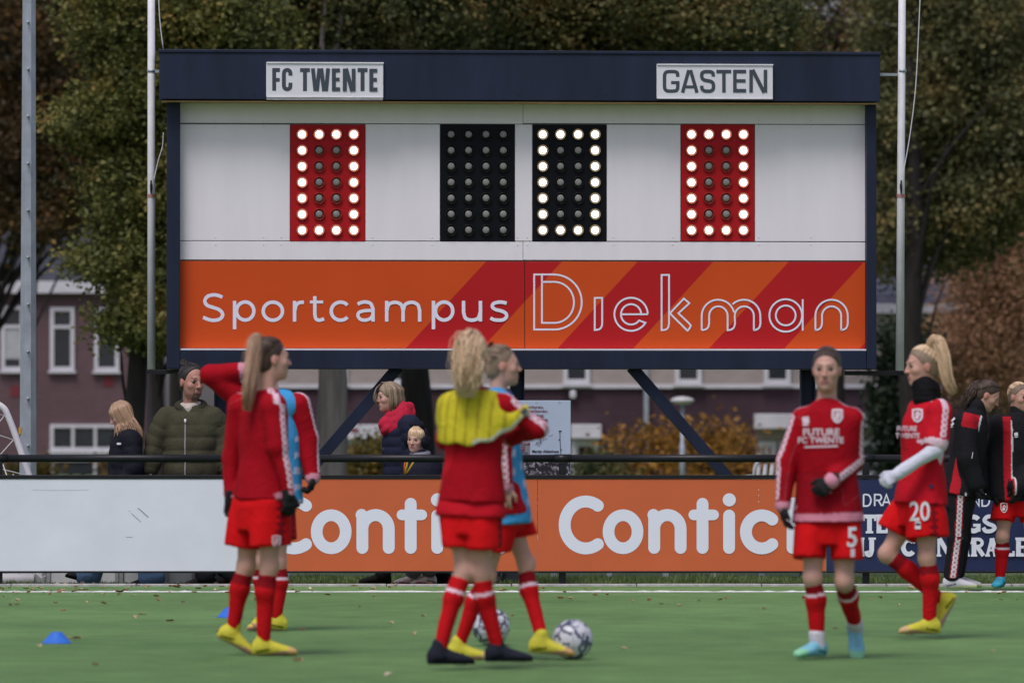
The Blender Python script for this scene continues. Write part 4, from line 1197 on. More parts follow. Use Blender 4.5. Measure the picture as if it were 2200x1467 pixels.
M_TRIM = mat('white_painted_wood', (.58, .58, .62), .55, .08, 3)
M_TILE = mat('dark_roof_tile', (.050, .054, .068), .7, .3, 3)
M_GLASS = mat('window_glass', (.030, .036, .044), .08, .3, 1.5, spec=.6)
M_CURT = mat('pale_curtain', (.40, .42, .43), .8, .15, 4)
M_REDB = mat('red_glazed_brick', (.16, .03, .04), .6)

class House:
    def __init__(s, name, label, x0, x1, Y, cat='house'):
        s.Y = Y
        a, c = at(x0, 924, Y), at(x1, 924, Y)
        s.o = np.array(((a[0]+c[0])/2, Y, -.03)); s.root = empty(name, s.o, label, cat); s.x0, s.x1 = x0, x1
    def p(s, px, py, d=0.0): return at(px, py, s.Y - d) - s.o
    def slab(s, name, x0, y0, x1, y1, d0, d1, m, parent=None, toground=False, bevel=0):
        a, c = s.p(x0, y0), s.p(x1, y1)
        z = 0 if toground else c[2]
        return MB().box((a[0], -d0, z), (c[0], -d1, a[2])).build(name, m, parent or s.root, bevel=bevel)
    def window(s, x0, y0, x1, y1, fr=.10, bars=(), curtain=None):
        a, c = s.p(x0, y0), s.p(x1, y1)
        X0, X1, Z0, Z1 = a[0], c[0], c[2], a[2]
        w = empty('window', ((X0+X1)/2, 0, Z0)); w.parent = s.root
        ox, oz = (X0+X1)/2, Z0; W = X1-X0; H = Z1-Z0
        f = MB()
        for q in ((-W/2, 0, -W/2+fr, H), (W/2-fr, 0, W/2, H), (-W/2+fr, H-fr, W/2-fr, H), (-W/2+fr, 0, W/2-fr, fr)): f.box((q[0], -.09, q[1]), (q[2], .0, q[3]))
        for k, t in bars:
            if k == 'h': zz = H*(1-t); f.box((-W/2+fr, -.08, zz-fr*.4), (W/2-fr, -.0, zz+fr*.4))
            else: xx = -W/2 + W*t; f.box((xx-fr*.4, -.078, fr), (xx+fr*.4, -.0, H-fr))
        f.build('frame', M_TRIM, w)
        MB().box((-W/2+fr*.5, -.03, fr*.5), (W/2-fr*.5, -.004, H-fr*.5)).build('pane', M_GLASS, w)
        if curtain:
            MB().box((-W/2+fr*1.1, -.045, H*(1-curtain[1])), (W/2-fr*1.1, -.034, H*(1-curtain[0]))).build('blind', M_CURT, w)
        MB().box((-W/2-.05, -.16, -.07), (W/2+.05, .0, -.004)).build('sill', M_TRIM, w)
        return w
    def roof(s, x0, x1, y_eave, y_ridge, depth, m=M_TILE):
        a, c = s.p(x0, y_eave), s.p(x1, y_eave); zr_ = s.p(x0, y_ridge)[2]
        b = MB(); n = max(6, int((zr_-a[2])/.16))
        for i in range(n):                                        # overlapping tile courses
            t0, t1 = i/n, (i+1)/n
            z0, z1 = a[2] + (zr_-a[2])*t0, a[2] + (zr_-a[2])*t1
            b.add([(a[0], -.3+depth*t0, z0+.03), (c[0], -.3+depth*t0, z0+.03), (c[0], -.3+depth*t1, z1), (a[0], -.3+depth*t1, z1), (a[0], -.3+depth*t0, z0), (c[0], -.3+depth*t0, z0)], [(0, 1, 2, 3), (4, 5, 1, 0)])
        b.add([(a[0], -.3+depth, zr_), (c[0], -.3+depth, zr_), (c[0], -.3+2*depth, a[2]), (a[0], -.3+2*depth, a[2])], [(0, 1, 2, 3)])
        return b.build('roof', m, s.root)

H1 = House('purple_house', 'purple brick house with white window frames behind the left flagpole', -420, 314, 163)
H1.slab('wall', -420, 628, 314, 1030, 0, -9, M_PURP, toground=True)
H1.slab('gutter', -425, 604, 330, 630, .35, -.05, M_TRIM)
H1.roof(-425, 330, 604, 405, 4.5)
H1.window(3, 657, 52, 796, .11, (('h', .32),), (.34, .82)); H1.window(108, 660, 160, 796, .11, (('h', .31),)); H1.window(203, 661, 256, 797, .11, (('h', .31),))
H1.window(-150, 657, -98, 796, .11, (('h', .32),)); H1.window(-260, 657, -208, 796, .11, (('h', .32),))
w = H1.window(108, 911, 300, 968, .10, (('v', .255), ('v', .505), ('v', .755)))
H1.slab('panel', 108, 969.5, 300, 981, .10, 0, M_TRIM); H1.window(108, 983, 300, 1032, .10, (('v', .5),))
for x, y in ((22, 828), (222, 806)): H1.slab('decorative_tile', x, y, x+22, y+24, .02, -.01, M_REDB)
H2 = House('maroon_house', 'long house with beige upper storey and dark maroon ground floor behind the fence', 590, 2115, 140)
H2.slab('wall', 590, 832, 2115, 1030, 0, -8, M_MAROON, toground=True)
H2.slab('upper_wall', 590, 674, 2115, 831.5, .06, -8, M_BEIGE)
H2.slab('string_course', 588, 825, 2117, 834, .10, .061, M_TRIM)
H2.slab('gutter', 580, 652, 2125, 673, .40, -.02, M_TRIM)
H2.roof(580, 2125, 652, 545, 4.5, mat('slate_tile', (.075, .082, .11), .7, .25, 3))
for x in (690, 838, 1210, 1450, 1641):
    w_ = H2.window(x, 720, x+57, 824, .11, (('h', .42),)); w_.location[1] -= .061
for x0, x1, y0, y1 in ((742, 832, 912, 944), (1226, 1291, 911, 942), (1619, 1897, 889, 921)):
    H2.slab('canopy', x0, y0, x1, y1, .75, 0, M_TRIM, bevel=.02)
H2.slab('wall_panel', 1623, 921.5, 1893, 945, .12, 0, M_BEIGE)
H2.window(748, 946, 800, 985, .08); H2.window(1228, 944, 1286, 1024, .17, (('h', .75),)); H2.window(1626, 947, 1668, 1024, .14, (('v', .5),)); H2.window(1672, 947, 1760, 1024, .14, (('v', .5),)); H2.window(1770, 947, 1890, 1024, .14, (('v', .5),))
H2.slab('drainpipe', 1383, 674.5, 1393, 1030, .16, .062, M_GALV, toground=True)
H2.slab('wall_lamp', 1224, 838, 1238, 856, .2, 0, M_TRIM, bevel=.05)
H2.slab('house_sign', 755, 920, 772, 928, .756, .751, M_REDB)
# street lamp
Y = 112
b0 = at(1466, 924, Y); b0[2] = -.03
sl = empty('street_lamp', b0, 'mushroom topped street lamp in front of the maroon house', 'street lamp')
zt_ = at(1466, 866, Y)[2]
MB().tube([(0, 0, 0), (0, 0, 1.0), (0, 0, 1.02), (0, 0, zt_)], [.055, .055, .04, .035], 12).build('pole', M_GALV, sl, True)
MB().lathe([(.04, zt_), (.17, zt_+.02), (.19, zt_+.06), (.235, zt_+.065), (.235, zt_+.09), (.19, zt_+.13), (.10, zt_+.155), (.001, zt_+.165)], 20).build('lamp_head', mat('lamp_housing', (.50, .50, .50), .5, .1, 3), sl, True)
# white plastic garden chairs seen over the boards
def chair(px, Y, rz, label):
    b0 = at(px, 924, Y); b0[2] = -.03
    r_ = empty('plastic_chair', b0, label, 'chair'); r_.rotation_euler = (0, 0, rz)
    m = mat('white_plastic', (.62, .63, .66), .4, .05, 4)
    MB().box((-.23, -.22, .42), (.23, .22, .45)).build('seat', m, r_, bevel=.012)
    b = MB()
    for i in range(5): b.beam((-.18+.09*i, .20, .44), (-.19+.095*i, .30, .84), .05, .015)
    b.tube(crom([(-.23, .2, .44), (-.24, .29, .80), (-.12, .32, .90), (.12, .32, .90), (.24, .29, .80), (.23, .2, .44)], 4), .018, 8)
    b.build('backrest', m, r_, True)
    for sx in (-1, 1):
        MB().tube([(sx*.24, -.2, .44), (sx*.27, -.2, .66), (sx*.27, .24, .68)], .02, 8).build('armrest', m, r_, True)
        for sy in (-1, 1): MB().beam((sx*.2, sy*.19, .42), (sx*.25, sy*.24, 0), .045, .03).build('leg', m, r_)
chair(1640, 74, R(200), 'white plastic garden chair just left of the player numbered 5')

# ------------------------------------------------------------------ people
RED_TOP, RED_SHIRT, RED_SH = (.34, .003, .011), (.52, .008, .020), (.62, .006, .009)
RED_SOCK, RED_DARK, PINK = (.50, .006, .010), (.22, .004, .009), (.76, .56, .65)
BLACK, WHITE = (.012, .012, .015), (.66, .67, .72)
M_GLOVE = mat('black_glove_knit', (.012, .012, .014), .85, .3, 30, .4, 200)
M_EYEW = mat('eye_white', (.36, .34, .33), .25); M_IRIS = mat('iris', (.035, .030, .028), .15)
M_WPRINT = mat('pale_shirt_print', (.66, .56, .62), .7); M_WPRINT2 = mat('white_shirt_print', (.70, .70, .74), .7); M_DPRINT = mat('dark_print', (.04, .03, .08), .7)
HAIR = {'honey': ((.25, .145, .085), (.60, .41, .27)), 'blond': ((.44, .28, .15), (.96, .77, .52)), 'brown': ((.028, .017, .012), (.12, .075, .05)),
        'dark': ((.016, .012, .011), (.07, .052, .045)), 'bob': ((.085, .055, .034), (.40, .31, .21)), 'grey': ((.008, .006, .005), (.040, .031, .027)), 'darkblond': ((.10, .068, .045), (.34, .25, .17))}
def hm(k): return hair_material('hair_' + k, *HAIR[k])

def strands(path, radii, n, seed, mb, sr=.006, wav=.0, wl=9.0, taper=.35, pts=12, spread=1.0):
    P = np.array(crom(path, 5)); T = np.gradient(P, axis=0); T /= np.maximum(1e-9, np.linalg.norm(T, axis=1))[:, None]
    rad = np.interp(np.linspace(0, 1, len(P)), np.linspace(0, 1, len(radii)), radii)
    N = np.zeros_like(P); ref = np.array((0.13, 1, .08)); N[0] = nrm(ref - T[0]*(T[0] @ ref))
    for i in range(1, len(P)): N[i] = nrm(N[i-1] - T[i]*(T[i] @ N[i-1]))
    B = np.cross(T, N); r = np.random.default_rng(seed)
    idx = np.linspace(0, len(P)-1, pts).astype(int)
    for _ in range(n):
        a = r.uniform(0, 6.28); fly = r.random() < .07; q = math.sqrt(r.random())*(1.45 if fly else 1); ph = r.uniform(0, 6.28, 2); ln = r.uniform(.72, 1.0)
        ii = (idx*ln).astype(int)
        t = ii/(len(P)-1)
        w1 = wav*np.sin(t*wl + ph[0])*np.minimum(1, t*3); w2 = wav*np.sin(t*wl*.8 + ph[1])*np.minimum(1, t*3)
        pts3 = P[ii] + N[ii]*(q*math.cos(a)*rad[ii] + w1)[:, None] + B[ii]*(q*math.sin(a)*rad[ii] + w2)[:, None]
        s_ = sr*r.uniform(.6, 1.25)*(.5 if fly else 1)
        mb.tube(pts3, s_*np.linspace(1, taper, len(ii)), 4)

class Person:
    def __init__(s, label, Y, px0, J, yaw, head, hq=1.0, hyaw=None, hpitch=0, hroll=0, name='person', kx=1.0):
        s.Y = Y; s.O = at(px0, 924, Y); s.O[2] = 0
        s.kx = kx                                                  # overall girth
        s.root = empty(name, s.O, label, 'person')
        s.J = {k: s.px(*v) for k, v in J.items()}
        J = s.J
        s.hipc = (J['hipL'] + J['hipR'])/2
        s.up = nrm(J['neck'] - s.hipc); s.L = np.linalg.norm(J['neck'] - s.hipc)
        ya = R(yaw); F = np.array((math.sin(ya), -math.cos(ya), 0)); F = nrm(F - s.up*(F @ s.up))
        s.fwd = F; s.lat = np.cross(F, s.up)                       # lat = the person's right
        s.M = np.array((s.lat, s.fwd, s.up))
        ya = R(yaw if hyaw is None else hyaw); p = R(hpitch); ro = R(hroll)
        hf = np.array((math.sin(ya)*math.cos(p), -math.cos(ya)*math.cos(p), math.sin(p)))
        hr = nrm(np.cross(hf, (0, 0, 1))); hu = np.cross(hr, hf)
        hr, hu = hr*math.cos(ro) + hu*math.sin(ro), hu*math.cos(ro) - hr*math.sin(ro)
        s.HM = np.array((hr, hf, hu)); s.hc = s.px(*head); s.hq = hq
        s.parts = {}
    def px(s, x, y, dy=0.0): return at(x, y, s.Y + dy) - s.O
    def w(s, r, f, u): return s.hc + s.hq*(s.HM[0]*r + s.HM[1]*f + s.HM[2]*u)
    def hl(s, V): return ((V - s.hc) @ s.HM.T)/s.hq
    def tl(s, V): return (V - s.hipc) @ s.M.T
    # ---- body
    def head_shape(s, sh, male=False):
        q, M, w = s.hq, s.HM, s.w
        sh.ell(w(0, -.012, .030), np.array((.072, .093, .086))*q, M, .02)
        sh.ell(w(0, .020, -.030), np.array((.060, .066, .080))*q, M, .03)
        jw = .048 if male else .041
        sh.ell(w(0, .034, -.075), np.array((jw, .046, .036))*q, M, .03)
        sh.ell(w(0, .066, -.097), np.array((.020, .019, .016))*q, M, .02)
        for sx in (-1, 1):
            sh.ell(w(sx*.038, .056, -.022), np.array((.022, .022, .022))*q, M, .02)
            sh.ell(w(sx*.072, -.010, -.006), np.array((.008, .019, .030))*q, M, .008)
        sh.cap(w(-.032, .081, .027), w(.032, .081, .027), .0080*q, k=.016)
        for sx in (-1, 1): sh.ell(w(sx*.031, .0955, .006), np.array((.018, .0115, .0098))*q, M, .013, 'sub')
        for sx in (-1, 1): sh.cap(w(sx*.020, .081, .0115), w(sx*.043, .074, .0105), .0052*q, k=.005)
        sh.cap(w(0, .086, .014), w(0, .106, -.027), .0062*q, .0098*q, .014)
        for sx in (-1, 1): sh.ell(w(sx*.010, .098, -.030), np.array((.008, .011, .008))*q, M, .007)
        sh.cap(w(-.015, .085, -.056), w(.015, .085, -.056), .0062*q, k=.008); sh.cap(w(-.014, .084, -.067), w(.014, .084, -.067), .0075*q, k=.008)
        sh.cap(w(-.020, .094, -.0612), w(.020, .094, -.0612), .0022*q, k=.003, op='sub')
    def body(s, tone=(.60, .35, .275), brow=(.10, .06, .04), lip=(.42, .13, .12), male=False, beard=None, hands=(), smile=False, h=.0115, hh=.0052, arms=True):
        J = s.J; sh = Shape(); kx = s.kx
        st = [(-.12, .14, .10), (0, .158, .108), (.15, .150, .104), (.35, .122, .088), (.5, .128, .094), (.65, .140, .105), (.8, .146, .098), (.9, .12, .08), (1.0, .058, .056)]
        sh.loft(s.hipc, s.M, [(a*s.L, b*kx, c*kx) for a, b, c in st], .03)
        nb = J['neck'] - s.up*.03; hb = s.w(0, -.022, -.06)
        sh.cap(nb, hb, .054*kx, .050*kx, .025)
        for sd in 'RL':
            sg = 1 if sd == 'R' else -1
            if arms:
                sh.cap(J['neck'] - s.up*.05 + s.lat*sg*.05, J['sh'+sd], .048, .044*kx, .03)
                sh.cap(J['sh'+sd], J['el'+sd], .046*kx, .037*kx, .02); sh.cap(J['el'+sd], J['wr'+sd], .037*kx, .026*kx, .02)
            kn, an, hp = J['kn'+sd], J['an'+sd], J['hip'+sd]
            sh.cap(hp, kn, .079*kx, .046*kx, .03); sh.ell(kn + nrm(s.fwd)*.010, (.043, .043, .050), None, .03)
            mid = kn*.66 + an*.34; bk = -s.foot_fwd(sd)
            sh.cap(kn, mid + bk*.012, .042*kx, .046*kx, .03); sh.cap(mid + bk*.012, an, .045*kx, .030*kx, .03)
        s.head_shape(sh, male)
        ref = [(s.hc - .145*s.hq, s.hc + .145*s.hq, hh)]
        for sd, hd, pn, curl, sg in hands:
            s.hand_shape(sh, J['wr'+sd], hd, pn, curl, sg); c = J['wr'+sd] + nrm(hd)*.08; ref.append((c - .11, c + .11, .0065))
        tone = np.array(tone); brow = np.array(brow); lip = np.array(lip)
        def col(V):
            C = np.tile(tone, (len(V), 1)); L = s.hl(V); r, f, u = np.abs(L[:, 0]), L[:, 1], L[:, 2]
            hd = (u > -.14) & (u < .16) & (np.linalg.norm(L, axis=1) < .17)
            def mixc(m, c, a): C[m] = C[m]*(1-a) + np.array(c)*a
            ck = np.exp(-(((r-.040)/.018)**2 + ((u+.028)/.02)**2)) * (f > .03) * hd
            C[:] = C*(1-.28*ck[:, None]) + .28*ck[:, None]*np.array((.52, .17, .14))
            mixc(hd & (r > .066) & (u < .03) & (u > -.04), (.50, .19, .15), .5)
            mixc(hd & (f > .094) & (u < -.012) & (u > -.045), (.52, .20, .16), .35)
            mixc(hd & (r < .023 - .004*(u < -.068)) & (u > -.074) & (u < -.050) & (f > .066), lip, .75)
            mixc(hd & (r > .011) & (r < .046) & (np.abs(u - .0315 + .12*(r-.028)**2*20) < .0042) & (f > .055), brow, .6)
            mixc(hd & (r > .018) & (r < .046) & (np.abs(u - .0115) < .003) & (f > .06), brow*.5, .7)
            if beard is not None:
                b = hd & (f > .035) & (u < -.074) & (r < .026); mixc(b, beard, .8)
                mixc(hd & (f > .07) & (np.abs(u + .046) < .005) & (r < .026), beard, .7); mixc(hd & (f > .06) & (u < -.046) & (np.abs(r - .0255) < .004), beard, .7)
                mixc(hd & (u < -.05) & (r >= .026) & (f > -.02), beard, .30)
            return C
        b = shape_obj('body', sh, SKIN, s.root, h, ref, col)
        for sx in (-1, 1):
            c = s.w(sx*.031, .0745, .0055); rr = .0122*s.hq; V = []; F = []; MI = []
            n1, n2 = 7, 12
            for i in range(n1+1):
                th = math.pi*.62*i/n1
                for j in range(n2):
                    a = 2*math.pi*j/n2
                    V.append(c + rr*(s.HM[1]*math.cos(th) + math.sin(th)*(s.HM[0]*math.cos(a) + s.HM[2]*math.sin(a))))
            for i in range(n1):
                for j in range(n2): F.append((i*n2+j, (i+1)*n2+j, (i+1)*n2+(j+1) % n2, i*n2+(j+1) % n2)); MI.append(1 if i < 4 else 0)
            link('eye', mesh_np('eye', V, F, [M_EYEW, M_IRIS], True, MI), s.root)
        return b
    def foot_fwd(s, sd):
        f = s.feet[sd]; a = R(f[0]); return np.array((math.sin(a), -math.cos(a), 0))
    def hand_shape(s, sh, W, hd, pn, curl, sg, g=0.0, q=.95):
        D = nrm(hd); N = nrm(np.asarray(pn, float) - D*(np.asarray(pn, float) @ D)); S = np.cross(D, N)*sg
        sh.loft(W - D*.01, np.array((S, N, D)), [(0, .025+g, .018+g), (.03*q, .034+g, .016+g), (.07*q, .040+g, .014+g), (.092*q, .038+g, .012+g)], .012)
        for i, (o, ln) in enumerate(((.029, .070), (.010, .079), (-.010, .073), (-.028, .056))):
            p = W + D*(.078*q - .004*abs(i-1)) + S*o; a = 0
            for k, fr in enumerate((.45, .32, .23)):
                a += curl*(.9, 1.2, .8)[k]*(1 + .12*i)
                d = D*math.cos(a) + N*math.sin(a) + S*.05*(1.5-i)
                e = p + nrm(d)*ln*fr*q
                sh.cap(p, e, .0092 - .0008*k + g, .0086 - .0008*k + g, .004); p = e
        p = W + D*.022 + S*.030 + N*.004; e = p + nrm(D*.75 + S*.62 + N*.30)*.042*q; e2 = e + nrm(D*.95 + S*.15 + N*.45)*.032*q
        sh.cap(p, e, .013 + g, .011 + g, .008); sh.cap(e, e2, .0105 + g, .009 + g, .004)
    def glove(s, sd, hd, pn, curl, sg, m=None):
        sh = Shape(); W = s.J['wr'+sd]; s.hand_shape(sh, W, hd, pn, curl, sg, .0028)
        sh.cap(W - nrm(hd)*.03, W + nrm(hd)*.015, .034, .031, .012)
        V, F = sh.mesh(.0062); return link('glove', mesh_np('glove', V, F, m or M_GLOVE, True), s.root)
    # ---- clothes
    def arm_line(s, sd, V):
        """stripe coordinates: distance along neck-shoulder-elbow-wrist, offset from the outer line; and position on the arm"""
        J = s.J; sg = 1 if sd == 'R' else -1
        n0 = J['neck'] - s.up*.01 + s.lat*sg*.045 ; pts = [n0, J['sh'+sd], J['el'+sd], J['wr'+sd]]
        best = np.full(len(V), 9.0); su = np.zeros(len(V)); sv = np.ones(len(V)); seg = np.zeros(len(V), int); tt = np.zeros(len(V)); acc = 0
        for i in range(3):
            a, b = pts[i], pts[i+1]; d = b - a; L = np.linalg.norm(d); d = d/L
            t = np.clip((V - a) @ d, 0, L); q = V - a - t[:, None]*d; dist = np.linalg.norm(q, axis=1)
            o = s.up if i == 0 else s.sout.get(sd, s.lat*sg)
            o = nrm(o - d*(o @ d)); x = np.cross(d, o)
            m = dist < best - 1e-6
            vv = np.where(q @ o > .012, q @ x, 1.0)
            best[m] = dist[m]; su[m] = acc + t[m]; sv[m] = vv[m]; seg[m] = i; tt[m] = t[m]/L
            acc += L
        return best, su, sv, seg, tt
    sout = {}
    def top(s, name='jersey', base=RED_TOP, infl=0.0, sleeves='LR', short=None, hem=-.10, cuff=(.60, .26, .34), hemcol=None, stripes=True, lower=None, puff=None, seed=1, h=.0095, colfn=None, collar=(.062, .02), slr=(.058, .050, .038), amp=.0070, st=None, scol=PINK, cuffw=.06):
        J = s.J; sh = Shape(); kx = s.kx
        st = st or [(-.20, .202, .152), (0, .194, .146), (.2, .172, .126), (.4, .156, .112), (.6, .160, .118), (.8, .160, .110), (.92, .130, .088), (1.0, .070, .068)]
        pf = (puff[0], puff[1], 0.0) if puff else None
        sh.loft(s.hipc, s.M, [(a*s.L, b*kx, c*kx) for a, b, c in st], .03, infl, pf)
        if collar: sh.cap(J['neck'] - s.up*.03, J['neck'] + s.up*(collar[1] - .060) + (s.hc - J['neck'])*.10, collar[0]+infl, collar[0]-.004+infl, .02)
        for sd in 'RL':
            sg = 1 if sd == 'R' else -1
            sh.cap(J['neck'] - s.up*.070 + s.lat*sg*.06, J['sh'+sd], .054+infl, .053+infl, .035)
            if sd in sleeves:
                a, b, c = J['sh'+sd], J['el'+sd], J['wr'+sd]
                r0, r1, r2 = [q*min(1.05, kx) + infl for q in slr]
                L1 = np.linalg.norm(b-a)
                if short: sh.cap(a, a + (b-a)*short, r0+.004, r0+.008, .03)
                else:
                    sh.cap(a, b, r0, r1, .03, (pf[0]*.8, pf[1]*.85, 0) if pf else None); sh.cap(b, c, r1, r2, .025, (pf[0]*.7, pf[1]*.8, 0) if pf else None)
        sh.clip(s.hipc + s.up*hem*s.L, -s.up + .0)
        sh.disp(folds(seed, amp, (9, 27)))
        base = np.array(base)
        def col(V):
            C = np.tile(base, (len(V), 1)); L = s.tl(V); u = L[:, 2]/s.L
            if lower is not None: C[u < .42] = lower
            torso = np.ones(len(V), bool)
            for sd in sleeves:
                d, su, sv, seg, tt = s.arm_line(sd, V)
                onarm = (seg > 0) & (d < .095)
                if cuff is not None:
                    if short: m = (seg == 1) & (tt > short - .02) & (d < .12)
                    else: m = (seg == 2) & (tt > 1 - cuffw) & (d < .075)
                    C[m] = cuff
            if hemcol is not None:
                m = (u < hem + .085) & (u > hem + .018); C[m] = hemcol
            if colfn: C = colfn(s, V, C, L, u)
            return C
        def attrs(V):
            su, sv = np.zeros(len(V)), np.ones(len(V)); b0 = np.full(len(V), 9.)
            if stripes:
                for sd in sleeves:
                    d, a, v, seg, tt = s.arm_line(sd, V); m = (d < b0) & (d < .16)
                    if short: m &= ~((seg == 2) | ((seg == 1) & (tt > short - .04)))
                    else: m &= ~((seg == 2) & (tt > .92))
                    b0[m] = d[m]; su[m] = a[m]; sv[m] = v[m]
            return {'su': su, 'sv': sv, 'Scol': np.tile(np.array(scol, float), (len(V), 1))}
        s.parts[name] = sh
        return shape_obj(name, sh, CLOTH, s.root, h, (), col, attrs)
    def shorts(s, base=RED_SH, length=.62, flare=.125, side=True, seed=2, name='shorts', waist=.10):
        J = s.J; sh = Shape(); kx = s.kx
        sh.loft(s.hipc, s.M, [(-.13, .15*kx, .12*kx), (0, .172*kx, .130*kx), (waist*s.L, .155*kx, .115*kx)], .02)
        for sd in 'RL':
            hp, kn = J['hip'+sd], J['kn'+sd]; d = nrm(kn - hp); L = np.linalg.norm(kn - hp)*length
            f = nrm(s.fwd - d*(s.fwd @ d)); r = np.cross(f, -d); sg = 1 if sd == 'R' else -1
            sh.loft(hp, np.array((r, f, -d)), [(-L, flare*kx*.70, flare*kx, .018*sg), (-L*.4, flare*kx*.70, flare*kx*.98, .012*sg), (.03, .092*kx, .108*kx)], .012)
        sh.disp(folds(seed, .006, (12, 26)))
        def col(V):
            C = np.tile(np.array(base), (len(V), 1))
            if side:
                for sd in 'RL':
                    hp, kn = J['hip'+sd], J['kn'+sd]; d = nrm(kn - hp); sg = 1 if sd == 'R' else -1
                    t = (V - hp) @ d; q = V - hp - t[:, None]*d; o = nrm(s.lat*sg - d*((s.lat*sg) @ d)); x = np.cross(d, o)
                    m = (q @ o > .05) & (np.abs(q @ x) < .020 + .008*np.sign(np.sin(t*150))); C[m] = (.22, .005, .012)
            return C
        s.parts[name] = sh
        return shape_obj(name, sh, CLOTH, s.root, .0105, (), col, s.noattr)
    @staticmethod
    def noattr(V): return {'su': np.zeros(len(V)), 'sv': np.ones(len(V)), 'Scol': np.ones((len(V), 3))}
    def trousers(s, base, r=(.100, .072, .058), flare=None, stripe=None, seed=3, name='trousers', amp=.006, stop=1.0):
        J = s.J; sh = Shape(); kx = s.kx
        sh.loft(s.hipc, s.M, [(-.12, .15*kx, .12*kx), (0, .168*kx, .128*kx), (.25*s.L, .15*kx, .11*kx)], .03)
        for sd in 'RL':
            hp, kn, an = J['hip'+sd], J['kn'+sd], J['an'+sd]
            sh.cap(hp, kn, r[0]*kx, r[1]*kx, .03); sh.cap(kn, kn + (an-kn)*stop, r[1]*kx, r[2]*kx, .03)
            if flare: sh.cap(kn*.35 + an*.65, an + (an-kn)*.04, r[2]*kx, flare, .03)
        sh.disp(folds(seed, amp, (12, 26)))
        def attrs(V):
            A = s.noattr(V)
            if stripe is not None:
                for sd in stripe:
                    acc = 0
                    for a, b in ((J['hip'+sd], J['kn'+sd]), (J['kn'+sd], J['an'+sd])):
                        d = nrm(b-a); L = np.linalg.norm(b-a); t = (V-a) @ d; q = V - a - t[:, None]*d
                        o = np.array(s.stripe_out); o = nrm(o - d*(o @ d)); x = np.cross(d, o)
                        m = (t >= 0) & (t <= L) & (q @ o > .02) & (np.linalg.norm(q, axis=1) < .16); A['sv'][m] = (q @ x)[m]; A['su'][m] = acc + t[m]; acc += L
                A['Scol'][:] = (.62, .60, .64)
            return A
        def col(V):
            C = np.tile(np.array(base), (len(V), 1))
            if stripe is not None: C[np.abs(attrs(V)['sv']) < .027] = (.40, .015, .03)
            return C
        return shape_obj(name, sh, CLOTH, s.root, .0105, (), col, attrs)
    def sock(s, sd, base=RED_SOCK, dark=RED_DARK, ring=True, top_=.12):
        J = s.J; kn, an = J['kn'+sd], J['an'+sd]; d = nrm(an - kn); L = np.linalg.norm(an - kn); bk = -s.foot_fwd(sd); kx = s.kx
        sh = Shape(); mid = kn*.66 + an*.34
        sh.cap(kn, mid + bk*.012, .048*kx, .0515*kx, .03); sh.cap(mid + bk*.012, an, .0505*kx, .0345*kx, .03)
        
        sh.clip(kn + d*L*top_, -d); sh.disp(folds(7, .0025, (30, 60)))
        def col(V):
            t = ((V - kn) @ d)/L; C = np.tile(np.array(base), (len(V), 1))
            if dark is not None: C[t < top_ + .16] = dark
            if ring: C[(t > top_ + .155) & (t < top_ + .20)] = PINK
            return C
        return shape_obj('sock', sh, CLOTH, s.root, .0085, (), col, s.noattr)
    feet = {}
    def boot(s, sd, upper=(.58, .54, .06), sole=(.50, .28, .20), toe=None, collar=True, heel=0.0, q=1.0, name='football_boot', stud=True):
        yaw, pitch = s.feet[sd][:2]
        a, p = R(yaw), R(pitch); T = np.array((math.sin(a)*math.cos(p), -math.cos(a)*math.cos(p), math.sin(p)))
        S = nrm(np.cross(T, (0, 0, 1))) if abs(T[2]) < .99 else np.array((1., 0, 0)); N = np.cross(S, T)
        A = s.J['an'+sd]; o = A - N*.082*q; sh = Shape()
        M = np.array((S, N, T))
        sh.loft(o, M, [(a_*q, b*q, c*q, 0, d*q) for a_, b, c, d in ((-.068, .020, .030, .036), (-.054, .031, .042, .044), (-.02, .036, .048, .050), (.03, .037, .045, .047), (.07, .042, .036, .038), (.11, .046, .029, .031), (.145, .044, .024, .026), (.172, .034, .019, .021), (.186, .018, .012, .014))], .012)
        if collar: sh.cap(A + N*.022 - T*.004, A - N*.03 - T*.012, .0385, .040, .02)
        sh.clip(o + N*.003, -N)
        if stud:
            for f_, l_ in ((-.045, .02), (-.045, -.02), (.09, .026), (.09, -.026), (.135, .018), (.135, -.018), (.11, 0)): sh.cap(o + T*f_*q + S*l_, o + T*f_*q + S*l_ - N*.010, .006, .004, .003)
        sh.clips = [] if stud else sh.clips
        up_, so_ = np.array(upper), np.array(sole)
        def col(V):
            L = (V - o) @ M.T; C = np.tile(up_, (len(V), 1))
            C[L[:, 1] < .010 + np.clip(.16*(L[:, 2] + .01), 0, .020)] = so_
            C[L[:, 1] < .0055] = (.46, .44, .42)
            mk = (np.abs(L[:, 1] - .030 - .22*L[:, 2]) < .006) & (np.abs(L[:, 0]) > .018) & (L[:, 2] > -.045) & (L[:, 2] < .03); C[mk] = up_*.25
            lc = (np.abs(L[:, 0]) < .013) & (L[:, 2] > .03) & (L[:, 2] < .115) & (L[:, 1] > .035) & (np.sin(L[:, 2]*420) > -.2); C[lc] = up_*.62 + .05
            if toe is not None: C[(L[:, 2] > .13) & (L[:, 1] < .05)] = toe
            return C
        return shape_obj(name, sh, CLOTH, s.root, .0075, (), col, s.noattr)
